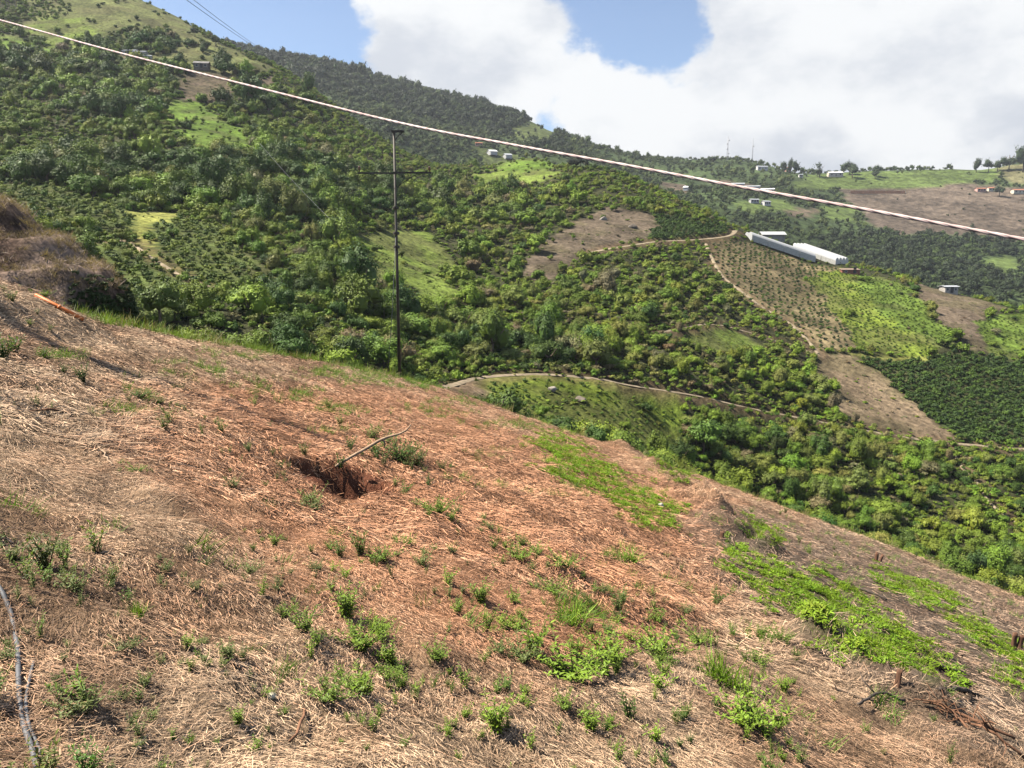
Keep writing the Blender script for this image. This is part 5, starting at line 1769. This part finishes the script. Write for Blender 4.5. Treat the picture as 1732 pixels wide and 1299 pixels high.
# ------------------------------------------------------------------ single trees one can pick out
TREE_CROWN = {'round': crown_mesh('crown', 700, 900, .06, 11, 1.0, 1.0, .55, True), 'tall': crown_mesh('crown', 701, 900, .06, 10, .7, 1.5, .35, True), 'flat': crown_mesh('crown', 702, 900, .055, 16, 1.15, .85, .65, True, spread=.9),
              'thin': crown_mesh('crown', 703, 130, .075, 6, .9, 1.1, .6, False), 'column': crown_mesh('crown', 704, 420, .08, 8, .42, 2.0, .15, True)}
TREE_TRUNK = {k: trunk_mesh('trunk', 710 + i, hh, .05, 5) for i, (k, hh) in enumerate((('round', .8), ('tall', .9), ('flat', 1.15), ('thin', .8), ('column', .6)))}


def tree(px, py, hpx, kind, tint, label, hf=h_mid, t0=60, d=None, group=None, cat='tree'):
    q = at(px, py, d) if d else hill_hit(px, py, hf, t0=t0, t1=1250, n=1200)
    if q is None: return
    if hf is not None and not d: q.z = float(hf(np.array(q.x), np.array(q.y)))
    hm = hpx / FPX * q.y
    tot = {'round': 1.75, 'tall': 1.9, 'flat': 1.6, 'thin': 1.75, 'column': 2.1}[kind]
    s = hm / tot
    root = root_empty('tree', (q.x, q.y, q.z), label, cat, group, random.uniform(0, 6)); root.scale = (s, s, s)
    c = link(bpy.data.objects.new('crown', TREE_CROWN[kind]), root); c['tint'] = list(tint)
    link(bpy.data.objects.new('trunk', TREE_TRUNK[kind]), root)


FD = (.040, .062, .026)
for a, c, h, k, lb in [(1437, 293, 22, 'round', 'round tree on the far skyline left of the hilltop pasture'), (1441, 299, 22, 'round', 'dark tree just below the round tree left of the pasture'), (1482, 296, 18, 'round', 'lone tree standing at the left end of the hilltop pasture'),
                       (1480, 300, 14, 'round', 'small tree below the lone tree on the pasture edge'), (1518, 292, 6, 'round', 'tiny tree on the skyline of the hilltop pasture'), (1386, 297, 24, 'thin', 'wispy bare looking tree on the skyline beside the cream building'),
                       (1336, 290, 22, 'column', 'dark conifer tree beside the pink house'), (1345, 291, 20, 'tall', 'dark tree at the right of the conifers by the pink house'), (1326, 290, 18, 'tall', 'dark tree at the left of the pink house'),
                       (1651, 289, 22, 'tall', 'leftmost of the skyline trees at the right'), (1672, 288, 20, 'round', 'second of the skyline trees at the right'), (1687, 287, 16, 'round', 'small third tree of the skyline row at the right'),
                       (1706, 286, 22, 'flat', 'flat topped umbrella tree on the right skyline'), (1730, 288, 40, 'tall', 'tallest dark tree at the right end of the skyline'), (1382, 296, 12, 'flat', 'small flat topped tree right of the dark conifers on the skyline'),
                       (1205, 272, 10, 'flat', 'tiny umbrella tree on the skyline left of the masts'), (1690, 330, 18, 'round', 'round dark tree between the clay roofed houses'), (1644, 402, 24, 'column', 'dark pointed tree at the foot of the bare brown slope'), (1445, 285, 10, 'round', 'little bush on the skyline by the round tree')]:
    tree(a, c + 3, h * 1.1, k, FD, lb, h_far, 620, None, 'trees on the far skyline')
for a, c, h, k, lb in [(974, 271, 16, 'flat', 'left of the small dark trees on the ridge behind the bright field'), (982, 272, 17, 'flat', 'middle of the small dark trees on the ridge behind the bright field'), (992, 275, 20, 'column', 'dark pointed tree at the right of the ridge trees behind the bright field')]:
    tree(a, c + 6, h * 1.2, k, (.022, .030, .018), lb, h_mid, 250, None, 'dark trees on the near ridge')
for a, c, h, k, tn, lb, d in [(272, 552, 82, 'round', (.10, .145, .024), 'spreading tree with a bare forked trunk just past the brow, right of the cut bank', 62), (222, 548, 62, 'thin', (.10, .15, .035), 'thin tree between the cut bank and the spreading tree', 60), (425, 190, 62, 'tall', (.06, .11, .025), 'tall dark tree under the bare patch, left of the ridge', None),
                              (520, 168, 44, 'tall', (.075, .125, .028), 'tall tree on the ridge crest where the far woods begin', None), (330, 62, 16, 'round', FD, 'single tree on the upper left skyline', None), (365, 78, 18, 'round', FD, 'rounded tree on the upper left skyline, lower of two', None),
                              (1190, 770, 70, 'round', (.10, .18, .026), 'large rounded tree below the right end of the bright green field', None), (1368, 730, 36, 'round', (.15, .20, .04), 'pale round tree standing in front of the valley road', None), (1645, 985, 62, 'tall', (.045, .085, .02), 'dark tree at the foot of the scrub behind the right brow', None), (652, 330, 40, 'flat', (.10, .15, .04), 'wide tree behind the crossarm of the pole', None)]:
    tree(a, c, h, k, tn, lb, h_mid, 60, d)

# ------------------------------------------------------------------ boulders, stones
M_rock = plain_mat('rock', (.25, .22, .19), .9, .35, 1.5, .15, bump=.5)


def rock(name, p, s, label, mat, cat='rock', seed=0, rz=0.0):
    rr = np.random.default_rng(seed)
    v, f = ico(3)
    k = rr.uniform(0, 50, 3)
    rad = 1 + .35 * fbm(v[:, 0] + k[0] + v[:, 2], v[:, 1] + k[1], .9, 3, seed) + .12 * fbm(v[:, 2] * 3 + k[2], v[:, 0] * 3 + v[:, 1], .7, 2, seed + 5)
    v = v * rad[:, None]
    for _ in range(5):                                        # broken flat faces
        nn = rr.normal(size=3); nn /= np.linalg.norm(nn); dd = rr.uniform(.62, .85)
        e = v @ nn - dd; v = np.where(e[:, None] > 0, v - e[:, None] * nn, v)
    v = v * np.array(s)
    o = MB().add(v, f).obj(name, mat, None, True)
    o.location = p; o.rotation_euler = (0, 0, rz)
    return tag(o, label, cat)


q = hill_hit(934, 662); rock('boulder', (q.x, q.y, q.z + .3), (.55, .5, .5), 'pale boulder standing in the bright green field below the valley road', plain_mat('pale_rock', (.27, .24, .20), .9, .3, 1.5, bump=.4), 'boulder', 3)
q = hill_hit(982, 678); rock('boulder', (q.x, q.y, q.z + .1), (.8, .7, .5), 'dark wide boulder right of the pale boulder in the bright green field', plain_mat('dark_rock', (.16, .13, .10), .9, .3, 1.5, bump=.4), 'boulder', 9)
q = near_hit(1118, 858); rock('stone', (q.x, q.y, q.z + .03), (.065, .06, .05), 'small pale stone in the upper green strip', plain_mat('stone_pale', (.40, .37, .31), .9, .2, 8), 'stone', 4)
q = near_hit(459, 1184); rock('stone', (q.x, q.y, q.z + .012), (.032, .024, .02), 'small cream stone lying in the lower left straw', plain_mat('stone_cream', (.66, .56, .38), .9, .2, 20), 'stone', 6)
q = hill_hit(1020, 372); rock('boulder', (q.x, q.y, q.z + .2), (1.3, 1.1, .9), 'small pale boulder on the bare brown patch by the upper road', M_rock, 'boulder', 12)
q = hill_hit(1070, 385); rock('boulder', (q.x, q.y, q.z + .2), (1.6, 1.2, 1.0), 'dark boulder at the right of the bare brown patch', plain_mat('dark_rock2', (.12, .10, .08), .9, .3, 1.5), 'boulder', 14)

# ------------------------------------------------------------------ stumps, branches, hose, orange pipe
M_stump = plain_mat('cut_wood', (.14, .075, .048), .9, .4, 14, .1, bump=.4, stretch=(1, 1, .3))
M_char = plain_mat('charred_wood', (.09, .072, .06), .9, .4, 14, .1, bump=.4)
M_stick = plain_mat('dead_wood', (.36, .25, .165), .85, .3, 20, .15, bump=.3)
M_rust = plain_mat('rusty_branch', (.19, .10, .06), .9, .35, 18, .1)


def stump(px, py, hpx, wpx, lean, label, seed):
    p = near_hit(px, py); k = math.hypot(p.y, p.z) / FPX
    h, w = hpx * k, wpx * k / 2
    rr = np.random.default_rng(seed)
    V, F = [], []
    rings = [(-.3, 1.25), (0, 1.2), (.25, 1.0), (.6, .92), (.85, .95), (1.0, .88)]
    ns = 10
    for zi, (zf, rf) in enumerate(rings):
        for j in range(ns):
            a = 2 * math.pi * j / ns
            rad = w * rf * (1 + .14 * math.sin(3 * a + seed) + rr.normal(0, .05))
            V.append((rad * math.cos(a) + lean * h * zf, rad * math.sin(a), h * zf + (rr.uniform(-.12, .12) * h if zi == len(rings) - 1 else 0)))
    for zi in range(len(rings) - 1):
        for j in range(ns):
            F.append((zi * ns + j, zi * ns + (j + 1) % ns, (zi + 1) * ns + (j + 1) % ns, (zi + 1) * ns + j))
    V.append((lean * h, 0, h * .93)); c = len(V) - 1
    for j in range(ns): F.append(((len(rings) - 1) * ns + j, (len(rings) - 1) * ns + (j + 1) % ns, c))
    o = MB().add(V, F).obj('stump', M_stump); o.location = p
    tag(o, label, 'stump', 'cut stumps on the burnt slope')


stump(1481, 950, 15, 6, .12, 'left stump of the small pair near the brow', 1); stump(1488, 951, 12, 5, .3, 'right stump of the small pair near the brow', 2)
stump(1713, 1096, 24, 8, .05, 'taller left stump of the pair at the right edge', 3); stump(1723, 1097, 22, 8, .15, 'right stump of the pair at the right edge', 4)
stump(1220, 910, 10, 7, .2, 'dark stump below the straw heap', 5); stump(1518, 1160, 26, 9, .1, 'reddish stump among the dry litter at the lower right', 6)


def branch(pxs, rads, mat, label, name='branch', twigs=0, seed=0, cat='branch', group=None, lift=.0):
    """pxs: (px, py, height above ground in m)"""
    P = []
    for a, c, up in pxs:
        q = near_hit(a, c) + Vector((0, 0, up + lift)); P.append(tuple(q))
    base = Vector(P[0])
    rs = resample([np.array(p) - np.array(P[0]) for p in P], .06)
    rr = np.random.default_rng(seed)
    rs[1:-1] += rr.normal(0, .006, (len(rs) - 2, 3))
    rad = np.interp(np.linspace(0, 1, len(rs)), np.linspace(0, 1, len(rads)), rads)
    root = root_empty(name, tuple(base), label, cat, group)
    MB().tube(rs, rad, 7).obj('limb', mat, root)
    for k in range(twigs):
        i = int(rr.uniform(.3, .95) * (len(rs) - 1)); d = rr.normal(size=3); d[2] = abs(d[2]) * .6; d /= np.linalg.norm(d)
        L = rr.uniform(.10, .28)
        MB().tube([rs[i], rs[i] + d * L * .5 + rr.normal(0, .02, 3), rs[i] + d * L], [rad[i] * .55, rad[i] * .4, rad[i] * .2], 5).obj('twig', mat, root)
    return root


# the bent branch standing out of the pit
p0 = near_hit(579, 797) + Vector((0, 0, .02)); d0 = p0.y
P = [at(568, 789, d0), at(578, 782, d0), at(600, 769, d0 + .03), at(622, 757, d0 + .06), at(640, 746, d0 + .09), at(656, 739, d0 + .12), at(672, 735, d0 + .15), at(687, 728, d0 + .18), at(695, 718, d0 + .2)]
rs = resample([np.array(p - P[0]) for p in P], .05)
t = root_empty('dead_branch', tuple(P[0]), 'bent dead branch leaning out of the pit', 'branch')
MB().tube(rs, np.interp(np.linspace(0, 1, len(rs)), [0, .55, 1], [.019, .019, .008]), 8).obj('limb', M_stick, t)
MB().tube([rs[int(len(rs) * .62)], rs[int(len(rs) * .62)] + np.array([.02, .0, -.06]), rs[int(len(rs) * .62)] + np.array([.01, .02, -.12])], [.014, .011, .006], 6).obj('twig', M_stick, t)

branch([(1690, 1196, .02), (1640, 1178, .05), (1590, 1170, .03)], [.02, .022, .016], M_char, 'short charred log lying across the litter at the right', 'charred_log', 1, 2, 'log')
branch([(1715, 1255, .03), (1660, 1235, .06), (1600, 1205, .04), (1560, 1195, .03)], [.012, .016, .012, .006], M_rust, 'long reddish branch in the dry litter at the lower right corner', 'branch', 12, 3)
branch([(1732, 1290, .03), (1670, 1250, .08), (1610, 1225, .05)], [.013, .012, .006], M_rust, 'reddish branch nearest the lower right corner', 'branch', 12, 4)
branch([(1640, 1240, .03), (1590, 1210, .10), (1545, 1195, .06)], [.010, .010, .005], M_rust, 'forked reddish twig heap in the lower right litter', 'branch', 14, 5)
branch([(1640, 1145, .02), (1585, 1130, .03)], [.02, .016], M_char, 'charred stick at the edge of the green strip, lower right', 'charred_log', 0, 6, 'log')
branch([(1480, 1188, .01), (1440, 1178, .02), (1400, 1160, .02)], [.010, .013, .008], M_stick, 'pale curved stick in the straw at the lower right', 'branch', 1, 7)
branch([(1530, 1190, .02), (1490, 1180, .04), (1450, 1195, .02)], [.012, .014, .01], M_char, 'dark stick below the reddish stump', 'branch', 2, 8)
branch([(1445, 995, .02), (1470, 1005, .04), (1500, 1018, .03)], [.02, .02, .012], M_char, 'thin charred stick on the burnt slope above the green strip', 'charred_log', 0, 9, 'log')
branch([(812, 672, .02), (840, 680, .05), (862, 688, .03)], [.03, .028, .02], M_rust, 'short reddish log near the brow right of the power pole', 'log', 2, 10, 'log')
branch([(128, 706, .02), (90, 702, .05), (48, 703, .04)], [.008, .011, .006], M_rust, 'thin reddish stick below the mound at the left', 'branch', 1, 11)
branch([(190, 790, .01), (172, 770, .03), (160, 745, .02)], [.006, .007, .004], M_stick, 'slender pale stalk in the left straw', 'branch', 0, 12)
branch([(515, 1208, .01), (508, 1240, .04), (490, 1262, .02)], [.006, .008, .006], M_rust, 'curved reddish stalk at the bottom left of centre', 'branch', 0, 13)

# irrigation hose at the lower left: lies half buried, in two lengths
M_hose = plain_mat('grey_hose', (.12, .12, .125), .65, .12, 40, .4)


def hose(pts, rad, label):
    P = [np.array(near_hit(a, c)) + np.array([0, 0, up]) for a, c, up in pts]
    rs = resample([p - P[0] for p in P], .03)
    o = MB().tube(rs, [rad] * len(rs), 10).obj('hose', M_hose); o.location = P[0]
    tag(o, label, 'hose', 'irrigation hose lengths')


hose([(-30, 960, .01), (0, 1003, .012), (12, 1025, .014), (21, 1048, .008), (24, 1068, -.01), (28, 1085, .012), (31, 1110, .018), (32, 1150, .016), (34, 1190, .014), (38, 1220, .014), (46, 1250, .014), (55, 1275, .014), (64, 1310, .014)], .0105, 'thick grey hose half buried in straw along the left edge')
hose([(57, 1122, .004), (52, 1150, .012), (46, 1180, .016), (45, 1205, .014), (50, 1232, .012), (60, 1258, .010), (72, 1285, .004)], .0065, 'thinner grey hose beside the thick one at the lower left')

# orange pipe behind the mound
p0 = near_hit(60, 503) + Vector((0, 0, .035))
p1 = p0 + Vector((.72, .05, 0)); p1.z = float(h_near(np.array(p1.x), np.array(p1.y))) + .05
t = root_empty('orange_pipe', tuple(p0), 'orange plastic pipe lying behind the crest of the mound', 'pipe')
d = p1 - p0
MB().tube([(0, 0, 0), tuple(d * .5), tuple(d)], [.035, .035, .035], 10).obj('pipe', M_orange, t)
MB().tube([tuple(d * .48), tuple(d * .52)], [.042, .042], 10).obj('coupling', M_orange, t)

# dark vines over the steep nose of the cut bank
rr = np.random.default_rng(91)
n = 1500
yy = rr.uniform(22.0, 29, n); xx = -11.95 - np.where(yy > 25, .50, .10) * np.abs(yy - 25) - np.abs(rr.normal(0, .30, n))
zz = h_bank(xx, yy)
m = zz > -4
xx, yy, zz = xx[m], yy[m], zz[m]; n = len(xx)
drop = rr.uniform(0, 1, n) ** .8 * 1.0
s = rr.uniform(.06, .15, n)
scatter('bank_vines', P_LOW, np.stack([xx + .14 + .12 * drop, yy, zz - drop * .95], 1), np.stack([0 * xx, .6 + 0 * xx, rr.uniform(0, 6.28, n)], 1), np.stack([s, s, s], 1), rr.integers(0, 4, n), np.array([.055, .080, .026]) * rr.uniform(.6, 1.3, (n, 1)), 'dark creeping plants over the steep end of the cut bank')

# tussocks of dead grass on the cut bank
n = 2600
xx = rr.uniform(-26, -12.3, n); yy = rr.uniform(20.5, 29, n)
zz = h_bank(xx, yy); m = zz > -3.4
xx, yy, zz = xx[m], yy[m], zz[m]; n = len(xx)
s = rr.uniform(1.2, 2.6, n)
scatter('bank_grass', P_GRASS, np.stack([xx, yy, zz], 1), np.stack([rr.normal(0, .3, n), rr.normal(.3, .3, n), rr.uniform(0, 6.28, n)], 1), np.stack([s * 1.2, s * 1.2, s * .8], 1), rr.integers(0, 4, n), np.array([.23, .165, .125]) * rr.uniform(.55, 1.25, (n, 1)), 'dead grass clinging to the cut bank')

# shrubs and leafy ground below the brow on the left
n = 4200
xx = rr.uniform(-34, 6, n); yy = rr.uniform(20, 62, n)
ov = yy - rim_y(xx, yy)
m = (ov > 2.2) & (xx / yy > -.52) & (xx / yy < -.05)
xx, yy, ov = xx[m], yy[m], ov[m]; zz = np.maximum(h_near(xx, yy), -60); n = len(xx)
s = rr.uniform(.25, .8, n) * smooth(2, 10, ov) + .16
scatter('brow_scrub', P_FINE, np.stack([xx, yy, zz - .05], 1), np.stack([0 * xx, 0 * xx, rr.uniform(0, 6.28, n)], 1), np.stack([s * 1.2, s * 1.2, s], 1), rr.integers(0, 6, n), np.array([.14, .19, .035]) * rr.uniform(.6, 1.2, (n, 1)), 'leafy scrub on the drop behind the brow at the left')

# ------------------------------------------------------------------ haze over the valley
hz = MB().box((150, 620, 90), (3000, 1760, 640))
m = bpy.data.materials.new('valley_haze'); m.use_nodes = True
b = NB(m.node_tree); b.n.clear()
out = b.new('ShaderNodeOutputMaterial'); pv = b.new('ShaderNodeVolumePrincipled')
pv.inputs['Color'].default_value = (.86, .92, 1.0, 1)
pv.inputs['Density'].default_value = .00010
pv.inputs['Anisotropy'].default_value = .2
b.l.new(pv.outputs[0], out.inputs['Volume'])
tag(hz.obj('haze', m, None, False), 'pale bluish haze filling the valley', None, None, 'stuff')
